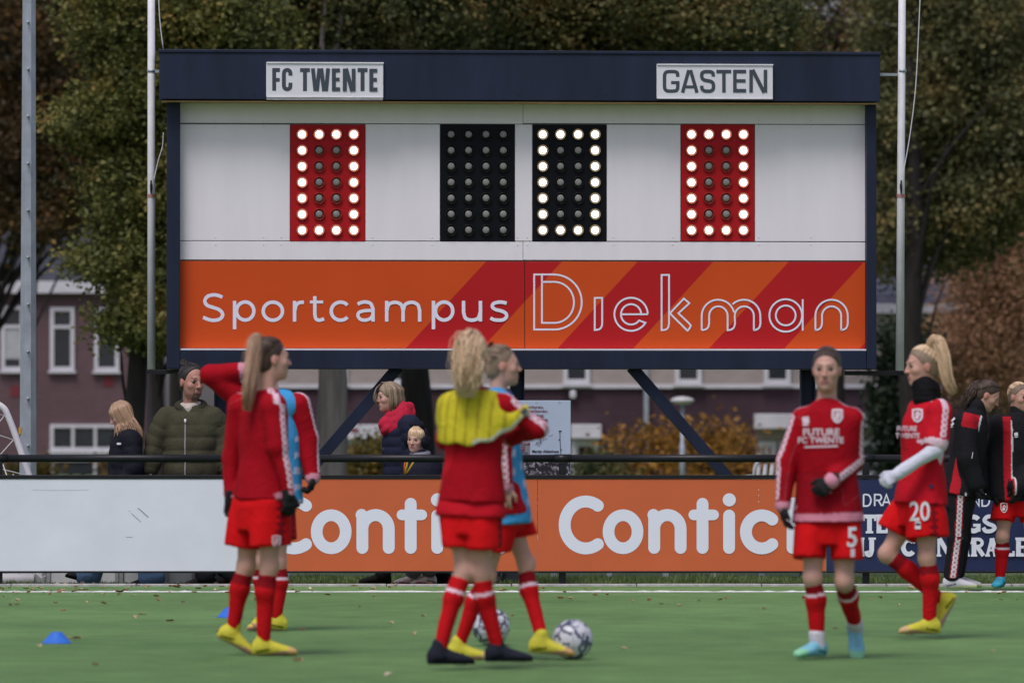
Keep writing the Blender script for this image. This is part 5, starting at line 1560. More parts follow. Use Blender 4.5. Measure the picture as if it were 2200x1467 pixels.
    # ---- hair
    def hair_cap(s, kind, anchor=(0, -.09, .06), grow=0.0, low=-.065, name='hair', front=(.10, -.022, .104)):
        sh = Shape(); q, M, w = s.hq, s.HM, s.w
        sh.ell(w(0, -.015, .034), (np.array((.0755, .0970, .0905)) + grow)*q, M, .02)
        sh.ell(w(0, -.045, -.03), (np.array((.058, .056, .062)) + grow)*q, M, .03)
        sh.ell(w(0, front[0], front[1]), np.array((.105, .093, front[2]))*q, M, .012, 'sub')
        for sx in (-1, 1): sh.ell(w(sx*.085, .006, -.035), np.array((.035, .034, .050))*q, M, .01, 'sub')
        sh.clip(w(0, -.05, low), -s.HM[2]*.9 + s.HM[1]*.25)
        ax = nrm(np.array(anchor) - (0, -.012, .02)); e1 = nrm(np.cross(ax, (0.3, .2, 1))); e2 = np.cross(ax, e1)
        def attrs(V):
            L = s.hl(V) - (0, -.012, .02); return {'streak': np.arctan2(L @ e1, L @ e2)*3.0}
        V, F = sh.mesh(.0065); return link(name, mesh_np(name, V, F, hm(kind), True, None, attrs(V)), s.root)
    def combed(s, kind, anchor, n=130, seed=3, el=(46, 14, -34), sr=.0034, name='combed_hair', lift=1.02):
        """strands lying on the scalp from the hairline to where the hair is tied"""
        rg = np.random.default_rng(seed); mb = MB(); ax = nrm(np.array(anchor) - (0, -.015, .034)); rad = np.array((.0755, .0970, .0905))
        for _ in range(n):
            ph = rg.uniform(-155, 155); a = abs(ph)
            e = np.interp(a, (0, 40, 72, 100, 155), (el[0], el[0]-3, el[1]+14, el[1]-8, el[2])) + rg.uniform(-2, 14)
            d = np.array((math.cos(R(e))*math.sin(R(ph)), math.cos(R(e))*math.cos(R(ph)), math.sin(R(e))))
            pts = [s.w(*(nrm(d*(1-t) + ax*t)*rad*(lift + .012*math.sin(3.1*t) + rg.normal(0, .004)) + (0, -.015, .034))) for t in np.linspace(0, .97, 8)]
            mb.tube(pts, sr*s.hq*np.array((.35, .8, 1, 1, 1, 1, .9, .8)), 4)
        return mb.build(name, hm(kind), s.root, True)
    def tail(s, kind, path, radii, n=110, seed=1, sr=.006, wav=.006, wl=9, name='ponytail', tie=None):
        mb = MB(); P = [s.px(*p) for p in path]; strands(P, radii, n, seed, mb, sr, wav, wl)
        o = mb.build(name, hm(kind), s.root, True)
        if tie is not None:
            t = P[0]*.75 + P[1]*.25; d = nrm(P[1]-P[0])
            MB().tube([t - d*.010, t + d*.010], tie, 12).build('hair_tie', M_GLOVE, s.root, True)
        return o
    # ---- flat print on a garment: picture outline dropped along the line of sight on the cloth
    def decal(s, part, build, m, name='print', dist=.6):
        ik = Ink(lambda x, y: np.array((x, y, 0.0)), step=0); build(ik)
        sh = s.parts[part]; XY = np.array(ik.mb.v)[:, :2]
        A = np.array([at(x, y, s.Y - dist) - s.O for x, y in XY]); B = np.array([at(x, y, s.Y + dist) - s.O for x, y in XY])
        d = B - A; d /= np.linalg.norm(d, axis=1)[:, None]; t = np.zeros(len(A))
        for _ in range(45): t = np.minimum(t + np.clip(sh.val(A + d*t[:, None]) - .002, -.02, .12)*.8, 2*dist)
        ok = t < 2*dist - .02
        if ok.any(): t = np.where(ok, t, np.median(t[ok]))
        P = A + d*(t[:, None] - .0075)
        mb = MB(); mb.add(P, ik.mb.f); return mb.build(name, m, s.root)

def ptxt(body, px, py, size, bold=.0, xs=1.0):
    V, F = text_mesh(body, 1.0, bold, xs)
    return lambda ik: ik.put([(px + v[0]*size, py - v[1]*size) for v in V], F)
def shield(px, py, w, h):
    pts = [(px-w/2, py-h/2), (px, py-h*.56), (px+w/2, py-h/2), (px+w/2, py+h*.1), (px+w*.3, py+h*.38), (px, py+h/2), (px-w*.3, py+h*.38), (px-w/2, py+h*.1)]
    return pts
def crest(px, py, w, h, hw, ball):
    def b(ik):
        ik.stroke(shield(px, py, w, h), hw, closed=True); ik.disc((px - w*.05, py + h*.12), ball)
        ik.stroke(crom([(px - w*.2, py - h*.05), (px, py - h*.3), (px + w*.2, py - h*.18), (px + w*.1, py + h*.02)], 3), hw)
    return b

# ---- A: long ponytail, seen from behind at the left
p = Person('player with a long straight ponytail and yellow boots, back turned, at the left', ground_Y(1408), 560,
    dict(neck=(568, 843, 0), shR=(588, 873, -.13), elR=(598, 962, -.16), wrR=(619, 1060, -.16), shL=(517, 872, .13), elL=(500, 985, .17), wrL=(495, 1072, .12),
         hipR=(583, 1085, -.06), hipL=(541, 1087, .06), knR=(578, 1215, -.05), anR=(567, 1376, -.03), knL=(528, 1215, .07), anL=(501, 1352, .10)), 128, (584, 772, 0), .99, 112, 2)
p.sout = {'R': np.array((.75, -.66, 0)), 'L': np.array((-.6, .5, 0))}; p.feet = {'R': (98, 0), 'L': (95, -28)}
p.body(); p.top(seed=11, hem=.055); p.shorts(seed=12, length=.66)
p.sock('R', ring=False); p.sock('L', ring=False); p.boot('R', toe=(.60, .40, .16)); p.boot('L')
p.glove('R', (.12, 0, -1), (-.5, .8, 0), .45, 1); p.glove('L', (-.05, .1, -1), (.5, -.6, 0), .5, -1)
p.hair_cap('brown', (-.0, -.09, .08)); p.combed('brown', (0, -.09, .085), 150); p.tail('honey', [(560, 731, 0), (551, 727, -.02), (545, 745, -.06), (541, 790, -.10), (534, 840, -.15), (527, 893, -.17)], [.018, .03, .040, .043, .038, .020], 240, 3, .0042, .005, tie=.022)
p.decal('shorts', crest(594, 1163, 16, 22, 1.6, 3.2), M_WPRINT, 'crest')

# ---- B: blue bib, elbow raised behind her
p = Person('player in light blue bib with one elbow raised, half hidden behind another player', ground_Y(1355), 585,
    dict(neck=(583, 850, 0), shR=(530, 862, .06), elR=(452, 806, .02), wrR=(520, 797, .0), shL=(639, 868, -.06), elL=(661, 942, -.03), wrL=(673, 1026, -.09),
         hipR=(560, 1075, .05), hipL=(598, 1078, -.05), knR=(560, 1205, .06), anR=(565, 1318, .09), knL=(598, 1206, -.05), anL=(594, 1326, -.03)), -24, (576, 792, .02), .92, -20, 0)
p.sout = {'L': np.array((1, -.35, 0)), 'R': np.array((0, 1, .2))}; p.feet = {'R': (-10, 0), 'L': (-86, 0)}
p.body(hands=[('R', (.8, .1, .5), (0, .5, -.5), .35, 1)]); p.top(seed=21, hem=-.05, slr=(.070, .060, .045)); p.shorts(seed=22); p.sock('R'); p.sock('L'); p.boot('R'); p.boot('L')
p.glove('L', (-.15, -.25, -1), (-1, -.2, 0), .7, -1)
p.hair_cap('darkblond')
def bib_shape(p, infl, hem, col, name='bib', seed=5):
    J = p.J; sh = Shape(); st = [(-.2, .188, .142), (0, .186, .138), (.2, .174, .128), (.4, .164, .120), (.6, .166, .126), (.78, .150, .112), (.9, .105, .088), (.98, .075, .078)]
    sh.loft(p.hipc, p.M, [(a*p.L, b*p.kx, c*p.kx) for a, b, c in st], .03, infl)
    for sg in (1, -1): sh.cap(J['neck'] - p.up*.05 + p.lat*sg*.075, J['sh' + ('R' if sg > 0 else 'L')]*.45 + (J['neck'] - p.up*.07 + p.lat*sg*.07)*.55, .070 + infl, .068 + infl, .02)
    for sd in 'RL': sh.ell(J['sh'+sd] - p.up*.03, (.078, .078, .12), None, .015, 'sub')
    sh.clip(p.hipc + p.up*hem*p.L, -p.up); sh.disp(folds(seed, .007, (10, 22))); p.parts[name] = sh
    return shape_obj(name, sh, CLOTH, p.root, .0105, (), col, p.noattr)
def bluebib(p):
    def col(V):
        C = np.tile(np.array((.05, .30, .60)), (len(V), 1)); L = p.tl(V)
        m = (np.sin(L[:, 2]*62 + L[:, 0]*20) > .35) & (np.sin(L[:, 0]*55 + 1.2) > .1) & (L[:, 2] < .62*p.L); C[m] = (.42, .52, .72)
        return C
    return col
bib_shape(p, .024, -.02, bluebib(p))

# ---- D: behind the one in the yellow bib
p = Person('player in a light blue bib facing right with one boot on the ball', ground_Y(1417), 1085,
    dict(neck=(1068, 849, 0), shR=(1066, 874, -.16), elR=(1079, 958, -.20), wrR=(1085, 1044, -.19), shL=(1074, 866, .16), elL=(1096, 960, .20), wrL=(1112, 1036, .16),
         hipR=(1078, 1090, -.08), hipL=(1086, 1090, .08), knR=(1045, 1240, -.03), anR=(986, 1386, .0), knL=(1129, 1210, .07), anL=(1164, 1372, -.03)), 82, (1079, 786, 0), .93, 97, 2, kx=.88)
p.sout = {'R': np.array((.1, -1, 0)), 'L': np.array((0, 1, 0))}; p.feet = {'R': (88, 0), 'L': (86, -4)}
p.body(hands=[('R', (-.05, .0, -1), (.2, .9, 0), .3, 1), ('L', (.28, -.1, -1), (-.6, -.3, 0), .35, -1)], tone=(.56, .33, .26)); p.top(seed=31, hem=-.06); p.shorts(seed=32, length=.58); p.sock('R'); p.sock('L')
p.boot('R', toe=(.6, .42, .2)); p.boot('L', toe=(.62, .36, .16))
p.hair_cap('darkblond', (0, -.08, .07)); p.combed('darkblond', (0, -.085, .08)); p.tail('blond', [(1056, 742, 0), (1047, 736, 0), (1041, 752, -.02), (1040, 800, -.05), (1036, 850, -.06)], [.02, .03, .038, .035, .015], 80, 7, .0065, .006, tie=.02)
bib_shape(p, .014, -.15, bluebib(p), seed=33)

# ---- C: yellow bib half off, back turned
p = Person('player seen from behind pulling off a yellow bib, wavy blond ponytail and black boots', ground_Y(1438), 1018,
    dict(neck=(1022, 842, 0), shR=(1088, 870, -.06), elR=(1156, 922, -.04), wrR=(1095, 940, .19), shL=(969, 872, .06), elL=(958, 942, .14), wrL=(995, 940, .28),
         hipR=(1035, 1092, -.03), hipL=(988, 1094, .03), knR=(1034, 1228, -.01), anR=(1069, 1388, .05), knL=(997, 1226, .0), anL=(945, 1394, -.05)), 158, (1014, 766, .02), 1.02, 165, 4, kx=.97)
p.sout = {'R': np.array((.9, -.5, 0)), 'L': np.array((-.9, .4, 0))}; p.feet = {'R': (97, 0), 'L': (104, 0)}
p.body(tone=(.58, .335, .265)); p.top(seed=41, hem=.06); p.top('undershirt', RED_SHIRT, -.006, '', hem=-.07, stripes=False, seed=45, collar=None, h=.012)
p.shorts(seed=42, length=.60, flare=.120); p.sock('R', dark=RED_SOCK, top_=.10); p.sock('L', dark=RED_SOCK, top_=.10)
for sd in 'RL': p.boot(sd, (.018, .020, .032), (.012, .012, .016))
p.hair_cap('blond', (0, -.08, .09), .008)
p.tail('blond', [(1013, 742, .02), (1013, 727, -.05), (1006, 748, -.12), (1006, 785, -.17), (1002, 825, -.19), (1001, 862, -.20)], [.03, .050, .070, .074, .064, .028], 430, 8, .0048, .017, 14)
J = p.J; sh = Shape()
sh.loft(p.hipc, p.M, [(a*p.L, b, c) for a, b, c in ((.2, .176, .13), (.4, .168, .122), (.6, .170, .128), (.8, .168, .116), (.93, .14, .098), (1.0, .085, .082))], .03, .026)
for sd, sg in (('R', 1), ('L', -1)): sh.cap(J['neck'] - p.up*.06 + p.lat*sg*.07, J['sh'+sd]*(.6 if sd == 'R' else 1) + (J['neck'] - p.up*.07)*(.4 if sd == 'R' else 0), .070, .068, .03)
sh.cap(J['shL'], J['shL']*.62 + J['elL']*.38, .066, .066, .03); sh.cap(p.px(1070, 905, -.03), p.px(1134, 896, -.05), .088, .068, .03)
sh.ell(p.px(1103, 862, -.06), (.060, .12, .050), None, .012, 'sub')
a_, b_ = p.px(942, 958), p.px(1138, 880); dd = nrm(b_-a_); 
hx = np.array([p.px(q, 900)[0] for q in (925, 1015, 1060, 1099, 1140)]); hz = np.array([p.px(1000, q)[2] for q in (950, 957, 945, 922, 886)])
hem_z = lambda X: np.interp(X, hx, hz) + .006*np.sin(X*55)
sh.cuts.append(lambda X, Y, Z: (hem_z(X) - Z)*.9)
cx = nrm(b_ - a_); sh.clip(p.px(1140, 888), np.array((cx[0], 0, cx[2]))); sh.disp(folds(46, .006, (10, 24))); p.parts['bib'] = sh
def ycol(V):
    C = np.tile(np.array((.56, .50, .030)), (len(V), 1)); L = p.tl(V); C[np.sin(L[:, 0]*105) > .72] = (.38, .31, .02)
    dist = V[:, 2] - hem_z(V[:, 0]); C[(dist < .022) & (V[:, 0] > hx[1])] = (.60, .60, .50)
    q = np.abs((V - p.px(1127, 884)) @ np.array((1., 0, 0))) + np.abs((V - p.px(1127, 884)) @ np.array((0, 0, 1.))); C[q < .026] = (.05, .06, .07)
    return C
shape_obj('bib', sh, CLOTH, p.root, .0095, (), ycol, p.noattr)

# ---- F: number 5, walking towards the camera
p = Person('player number 5 in long sleeved red top and black gloves, facing the camera', ground_Y(1416), 1778,
    dict(neck=(1776, 864, 0), shR=(1724, 898, .03), elR=(1692, 990, .03), wrR=(1682, 1086, -.03), shL=(1833, 899, -.03), elL=(1836, 990, .02), wrL=(1784, 1034, -.17),
         hipR=(1748, 1118, .0), hipL=(1812, 1118, .0), knR=(1746, 1240, -.03), anR=(1756, 1378, .02), knL=(1814, 1248, -.02), anL=(1838, 1346, .30)), -8, (1776, 794, -.03), 1.0, -10, -3)
p.sout = {'R': np.array((-.9, -.45, 0)), 'L': np.array((.75, -.65, .1))}; p.feet = {'R': (-42, 0), 'L': (8, -52)}
p.body(tone=(.54, .315, .25), brow=(.07, .045, .035)); p.top(seed=51, hem=-.02, hemcol=(.58, .22, .30), lower=(.26, .003, .010))
p.shorts(seed=52, length=.645, flare=.122); p.sock('R', top_=.08); p.sock('L', top_=.10)
for sd in 'RL': p.boot(sd, (.20, .50, .62), (.20, .45, .55), toe=(.25, .58, .36))
for sd in 'RL':
    sh = Shape(); A = p.J['an'+sd]; kd = nrm(p.J['kn'+sd] - A); sh.cap(A - kd*.03, A + kd*.045, .044, .045, .02)
    shape_obj('ankle_tape', sh, CLOTH, p.root, .008, (), (.62, .60, .66), p.noattr)
p.glove('R', (.02, -.1, -1), (.9, 0, 0), .4, 1); p.glove('L', (-.75, -.25, -.65), (-.3, .8, -.4), .75, -1)
p.hair_cap('brown', (0, -.09, .05), .001); p.combed('brown', (0, -.1, .04), 150, el=(52, 14, -34)); p.tail('dark', [(1800, 790, .10), (1808, 800, .10), (1811, 820, .08), (1808, 842, .05)], [.02, .026, .024, .010], 50, 9, .005, .003)
p.decal('jersey', ptxt('FUTURE', 1764, 929, 21, .03, 1.05), M_WPRINT, 'lettering'); p.decal('jersey', ptxt('FC TWENTE', 1763, 946, 18, .03, 1.0), M_WPRINT, 'lettering')
p.decal('jersey', lambda ik: ik.stroke([(q, 960 - (q-1728)*.03) for q in range(1728, 1801, 6)], 1.8), M_WPRINT, 'lettering'); p.decal('jersey', crest(1799, 894, 19, 25, 2.4, 4.5), M_WPRINT, 'crest')
p.decal('jersey', lambda ik: (ik.stroke([(1724, 903), (1738, 901)], 7), ik.stroke([(1725, 913), (1737, 911)], 2)), M_WPRINT, 'sponsor_mark')
p.decal('shorts', ptxt('5', 1831, 1155, 58, .02, .85), M_WPRINT2, 'number'); p.decal('shorts', lambda ik: ik.stroke([(1832, 1178), (1832, 1196)], 4.5), M_WPRINT, 'sponsor_mark')

# ---- G: number 20, walking left
p = Person('player number 20 with high blond ponytail, black neck warmer and white sleeves, walking left', ground_Y(1372), 1985,
    dict(neck=(1990, 860, 0), shL=(2019, 882, -.14), elL=(2009, 966, -.20), wrL=(1926, 1019, -.27), shR=(1974, 882, .14), elR=(1978, 975, .22), wrR=(1965, 1060, .22),
         hipL=(1990, 1082, -.085), hipR=(1966, 1082, .085), knL=(1992, 1198, -.09), anL=(1997, 1332, -.07), knR=(1906, 1190, .05), anR=(2022, 1288, .06)), -68, (1981, 787, 0), 1.0, -74, -4)
p.sout = {'L': np.array((.5, -.85, 0)), 'R': np.array((-.3, 1, 0))}; p.feet = {'L': (-84, 0), 'R': (-95, -62)}
p.body(tone=(.54, .31, .24), brow=(.14, .09, .06)); p.top(base=RED_SHIRT, seed=61, hem=-.0, short=.78, cuff=PINK, collar=(.058, .0))
sh = Shape()
for sd in 'LR': sh.cap(p.J['sh'+sd], p.J['el'+sd], .048, .042, .02); sh.cap(p.J['el'+sd], p.J['wr'+sd], .042, .033, .02)
sh.disp(folds(63, .003, (20, 50))); shape_obj('undershirt_sleeves', sh, CLOTH, p.root, .0085, (), (.60, .63, .72), p.noattr)
M_WGLOVE = mat('pale_glove_knit', (.58, .60, .70), .85, .1, 30, .4, 200)
p.glove('L', (-.85, -.05, -.5), (.3, .9, -.4), .75, -1, M_WGLOVE); p.glove('R', (-.3, 0, -1), (0, -1, 0), .5, 1, M_WGLOVE)
p.shorts(seed=62, length=.60, flare=.130); p.sock('L', ring=False, top_=.10); p.sock('R', ring=False, top_=.10); p.boot('L', toe=(.58, .40, .2)); p.boot('R', sole=(.50, .32, .26))
sh = Shape(); nb, hb = p.J['neck'], p.w(0, -.02, -.075)
sh.cap(nb - p.up*.012, nb*.4 + hb*.6, .080, .074, .02, (.007, .03, 0)); sh.cap(nb*.5 + hb*.5, p.w(0, .02, -.085), .070, .058, .02); sh.disp(folds(64, .005, (30, 60)))
shape_obj('neck_warmer', sh, CLOTH, p.root, .008, (), (.008, .008, .010), p.noattr)
p.hair_cap('darkblond', (0, -.07, .11), .001); p.combed('blond', (0, -.07, .11), 150)
p.tail('blond', [(1996, 748, 0), (2003, 733, -.01), (2016, 734, -.02), (2026, 765, -.04), (2033, 805, -.05), (2044, 835, -.05), (2052, 850, -.05)], [.02, .03, .036, .036, .034, .03, .014], 200, 13, .0042, .005, tie=.022)
p.decal('shorts', ptxt('20', 1976, 1100, 58, .015, .78), M_WPRINT2, 'number'); p.decal('shorts', lambda ik: ik.stroke([(1972, 1120), (1972, 1136)], 6), M_WPRINT2, 'sponsor_mark'); p.decal('shorts', lambda ik: ik.stroke([(1967, 1126), (1977, 1126)], 3), M_DPRINT, 'sponsor_mark')
p.decal('jersey', crest(1971, 893, 19, 25, 2.2, 4.2), M_WPRINT, 'crest'); p.decal('jersey', ptxt('FUTURE', 1948, 921, 15, .03, .8), M_WPRINT, 'lettering'); p.decal('jersey', ptxt('TWENTE', 1950, 936, 15, .03, .85), M_WPRINT, 'lettering')
p.decal('jersey', lambda ik: ik.stroke([(1999, 1040), (2003, 1048)], 4), M_DPRINT, 'sponsor_mark')

# ---- H: black and red jacket, head bowed
def jacket_cols(front):
    def fn(s, V, C, L, u):
        C[:] = BLACK
        r, f = L[:, 0], L[:, 1]
        arm = np.zeros(len(V), bool)
        for sd in 'LR':
            d, su, sv, seg, tt = s.arm_line(sd, V); arm |= (seg > 0) & (d < .099) & (np.abs(r) > .095)
        if front:
            m = ~arm & (np.abs(r) > .078) & (np.abs(r) < .135) & (f > -.05); C[m] = (.42, .012, .024)
            C[~arm & (np.abs(np.abs(r) - .076) < .006) & (f > 0) & (u < .93)] = (.6, .6, .62)
        else:
            m = ~arm & (f > -.075) & (f < .005) & (np.abs(r) > .03); C[m] = (.42, .012, .024)
            m = (u > .80) & (u < .97) & (f < .05) & (f > -.075); C[m] = (.42, .012, .024)
            C[~arm & (np.abs(f - .055) < .006)] = (.6, .6, .62)
        C[u > .975] = BLACK
        return C
    return fn
p = Person('player in black and red jacket and black trousers looking down, brown ponytail', ground_Y(1270), 2070,
    dict(neck=(2096, 886, 0), shR=(2074, 908, -.15), elR=(2078, 985, -.19), wrR=(2096, 1040, -.19), shL=(2090, 908, .15), elL=(2100, 985, .17), wrL=(2108, 1042, .12),
         hipR=(2060, 1060, -.075), hipL=(2066, 1060, .075), knR=(2056, 1154, -.07), anR=(2045, 1240, -.06), knL=(2066, 1154, .09), anL=(2056, 1238, .10)), 82, (2122, 850, .0), .95, 84, -30)
p.feet = {'R': (88, 0), 'L': (86, 0)}; p.sout = {'R': np.array((0, -1., 0)), 'L': np.array((0, 1., 0))}; p.stripe_out = (.05, -1, 0)
p.body(tone=(.50, .28, .215), brow=(.08, .05, .035)); p.top('jacket', BLACK, .012, hem=-.02, cuff=None, stripes=False, seed=71, h=.0075, colfn=jacket_cols(False), collar=(.060, .092), slr=(.070, .062, .050), amp=.006)
p.trousers(BLACK, (.092, .068, .055), stripe='R', seed=72, stop=.93); p.sock('R', ring=False, dark=None, top_=.6); p.sock('L', ring=False, dark=None, top_=.6)
for sd in 'RL': p.boot(sd, (.52, .53, .55), (.55, .62, .30), q=1.05, collar=False)
p.glove('R', (.1, -.05, -1), (.9, .3, 0), .5, 1); p.glove('L', (.15, 0, -1), (.8, -.3, 0), .5, -1)
p.hair_cap('brown', (0, -.085, .06)); p.combed('brown', (0, -.085, .065), 170); p.tail('brown', [(2108, 822, 0), (2101, 824, 0), (2090, 836, -.02), (2080, 850, -.03), (2070, 866, -.04), (2061, 878, -.05)], [.018, .026, .034, .036, .030, .010], 90, 17, .0055, .010, 14, tie=.02)
p.decal('jacket', lambda ik: (ik.stroke([(2044, 905), (2052, 897)], 2.2), ik.stroke([(2043, 914), (2049, 908)], 2.4), ik.stroke([(2042, 918), (2047, 916)], .8)), M_WPRINT2, 'lettering')
p.decal('jacket', lambda ik: ik.stroke([(2088, 985), (2090, 971)], .7), M_WPRINT2, 'zip')

# ---- I: at the right edge
p = Person('player in black and red jacket and red shorts, wavy blond hair, at the right edge', ground_Y(1268), 2180,
    dict(neck=(2188, 890, 0), shR=(2146, 912, .02), elR=(2137, 1000, .0), wrR=(2141, 1058, -.04), shL=(2230, 912, .02), elL=(2222, 1000, -.04), wrL=(2186, 1046, -.20),
         hipR=(2164, 1072, .0), hipL=(2210, 1072, .0), knR=(2154, 1152, -.03), anR=(2149, 1240, .02), knL=(2216, 1152, -.02), anL=(2220, 1242, .05)), 8, (2190, 853, -.02), .93, 42, -6)
p.feet = {'R': (-18, 0), 'L': (30, 0)}; p.sout = {}
p.body(tone=(.52, .30, .23), brow=(.12, .08, .05)); p.top('jacket', BLACK, .012, hem=-.02, cuff=None, stripes=False, seed=81, h=.0075, colfn=jacket_cols(True), collar=(.060, .080), slr=(.072, .064, .052), amp=.006)
p.shorts(seed=82, length=.58); p.sock('R', top_=.10); p.sock('L', top_=.10)
for sd in 'RL': p.boot(sd, (.06, .42, .56), (.05, .34, .46), q=.95)
p.glove('R', (.05, -.05, -1), (.8, -.4, 0), .4, 1); p.glove('L', (-.1, -.1, -1), (-.5, .8, 0), .4, -1)
p.hair_cap('darkblond', (-.02, -.09, .05)); p.combed('blond', (-.02, -.09, .05), 130, el=(54, 14, -34)); p.tail('blond', [(2170, 846, .05), (2161, 856, .02), (2156, 872, -.04), (2151, 890, -.07), (2146, 902, -.08)], [.02, .028, .032, .028, .012], 90, 19, .0055, .010, 15)
p.decal('shorts', crest(2157, 1091, 13, 19, 1.0, 3.4), M_WPRINT2, 'crest'); p.decal('jacket', lambda ik: (ik.stroke([(2179, 933), (2187, 932)], 3.6), ik.stroke([(2180, 939), (2187, 938)], 1)), M_WPRINT2, 'sponsor_mark')

# ---- spectators behind the fence
YSP = 46.25
gpy = lambda: 1253.0
def surf_line(p, part, pts, off=.002):
    sh = p.parts[part]; out = []
    for a, d in pts:
        t = 0.0
        for _ in range(40): t += float(np.clip(sh.val((a + d*t)[None])[0] - off, -.02, .1))*.8
        out.append(a + d*t)
    return out
# man in green
p = Person('bearded man with a hair bun in an olive padded jacket and beige scarf', YSP, 408,
    dict(neck=(410, 876, 0), shR=(363, 899, .0), elR=(338, 945, .02), wrR=(322, 1008, -.04), shL=(456, 897, .0), elL=(480, 945, .02), wrL=(492, 1004, -.08),
         hipR=(392, 1050, 0), hipL=(430, 1050, 0), knR=(415, 1150, .02), anR=(440, 1236, .02), knL=(450, 1150, .12), anL=(494, 1234, .12)), -6, (412, 820, -.03), 1.22, 34, -5, kx=1.08)
p.feet = {'R': (-86, -6), 'L': (-70, 0)}
p.body((.46, .235, .18), (.06, .045, .04), (.40, .14, .13), True, (.06, .042, .038), h=.012)
p.top('jacket', (.058, .056, .034), .020, hem=-.30, cuff=None, stripes=False, puff=(.011, .104), seed=91, h=.008, collar=None, slr=(.068, .062, .052), amp=.010,
      st=[(-.36, .186, .148), (0, .186, .148), (.2, .182, .146), (.4, .180, .142), (.6, .182, .138), (.8, .176, .118), (.92, .130, .088), (1.0, .070, .068)])
J = p.J; nk = J['neck'] - p.up*.02
sh = Shape()
for i in range(20):                                               # stand-up hood behind and beside the neck
    a0, a1 = R(-150 + 15*i), R(-150 + 15*(i+1)); rr_ = .100
    f = lambda a: nk + p.lat*math.sin(a)*rr_*1.05 - p.fwd*math.cos(a)*rr_*.8 + p.up*(.035 + .030*math.cos(a))
    sh.cap(f(a0), f(a1), .030, .030, .012)
shape_obj('hood', sh, CLOTH, p.root, .009, (), (.040, .040, .026), p.noattr)
sh = Shape()
for k, (z0, r0) in enumerate(((-.005, .074), (.022, .070), (.045, .066))):
    for i in range(16):
        f = lambda a: nk + p.lat*math.sin(a)*r0*1.02 + p.fwd*(math.cos(a)*r0 + .012) + p.up*(z0 - .018*math.cos(a) + .01*math.sin(a+k))
        sh.cap(f(2*math.pi*i/16), f(2*math.pi*(i+1)/16), .021, .021, .008)
sh.cap(nk + p.fwd*.085 + p.up*.01, nk + p.fwd*.10 - p.up*.05, .035, .012, .02)
shape_obj('scarf', sh, CLOTH, p.root, .007, (), (.50, .45, .40), p.noattr)
zl = surf_line(p, 'jacket', [(p.hipc + p.up*t*p.L + p.fwd*.5 + p.lat*.02, -p.fwd) for t in np.linspace(.86, -.27, 26)])
MB().tube(zl, .0065, 6).build('zip', M_GREY, p.root, True); MB().tube([zl[0] + p.fwd*.008, zl[1] + p.fwd*.010], .009, 8).build('zip_pull', M_ALU, p.root, True)
p.trousers((.02, .022, .03), (.10, .08, .07), seed=93)
for sd in 'RL': p.boot(sd, (.016, .015, .016), (.010, .010, .010), q=1.08, name='boot', stud=False)
p.glove('R', (-.1, 0, -1), (.9, 0, 0), .4, 1, mat('grey_glove', (.10, .10, .13), .8)); p.glove('L', (.1, -.1, -1), (-.9, 0, 0), .4, -1, mat('grey_glove', (.10, .10, .13), .8))
p.hair_cap('grey', (-.01, -.06, .10), .001, front=(.105, -.004, .108)); p.combed('grey', (-.01, -.07, .105), 330, el=(64, 16, -30), sr=.0027, lift=1.02)
mb = MB(); c = p.px(395, 779, -.02)
for i in range(90):
    a = i*.9; q = .5 + .5*math.sin(i*1.7); rr_ = .005 + .021*q
    ring = [c + np.array((math.cos(t)*rr_, math.sin(t*1.0)*rr_*.8, math.sin(t)*rr_*.85 + .006*math.sin(a))) for t in np.linspace(a, a + 4.2, 9)]
    mb.tube(ring, .0055, 4)
mb.build('hair_bun', hm('grey'), p.root, True)

# girl with long hair
p = Person('girl with long light brown hair and a dark jacket walking left with her head down', YSP, 268,
    dict(neck=(272, 925, 0), shR=(262, 945, .14), elR=(252, 1000, .17), wrR=(250, 1045, .12), shL=(280, 945, -.14), elL=(287, 1003, -.19), wrL=(268, 1045, -.20),
         hipR=(262, 1075, .075), hipL=(276, 1075, -.075), knR=(236, 1160, .07), anR=(192, 1232, .06), knL=(305, 1160, -.07), anL=(326, 1236, -.07)), -80, (260, 892, 0), .93, -84, -24)
p.feet = {'R': (-84, 16), 'L': (-84, -4)}
p.body((.50, .29, .23), h=.0125); p.top('jacket', (.012, .013, .020), .014, hem=-.12, cuff=None, stripes=False, puff=(.008, .085), seed=95, h=.0105, collar=(.062, .06), slr=(.066, .06, .05))
p.trousers((.10, .17, .31), (.10, .085, .075), flare=.105, seed=96)
for sd in 'RL': p.boot(sd, (.014, .014, .018), (.010, .010, .012), q=1.0, name='shoe', stud=False)
p.hair_cap('honey', (0, -.02, .12), .004, front=(.125, -.03, .10))
mb = MB(); rr = np.random.default_rng(5)
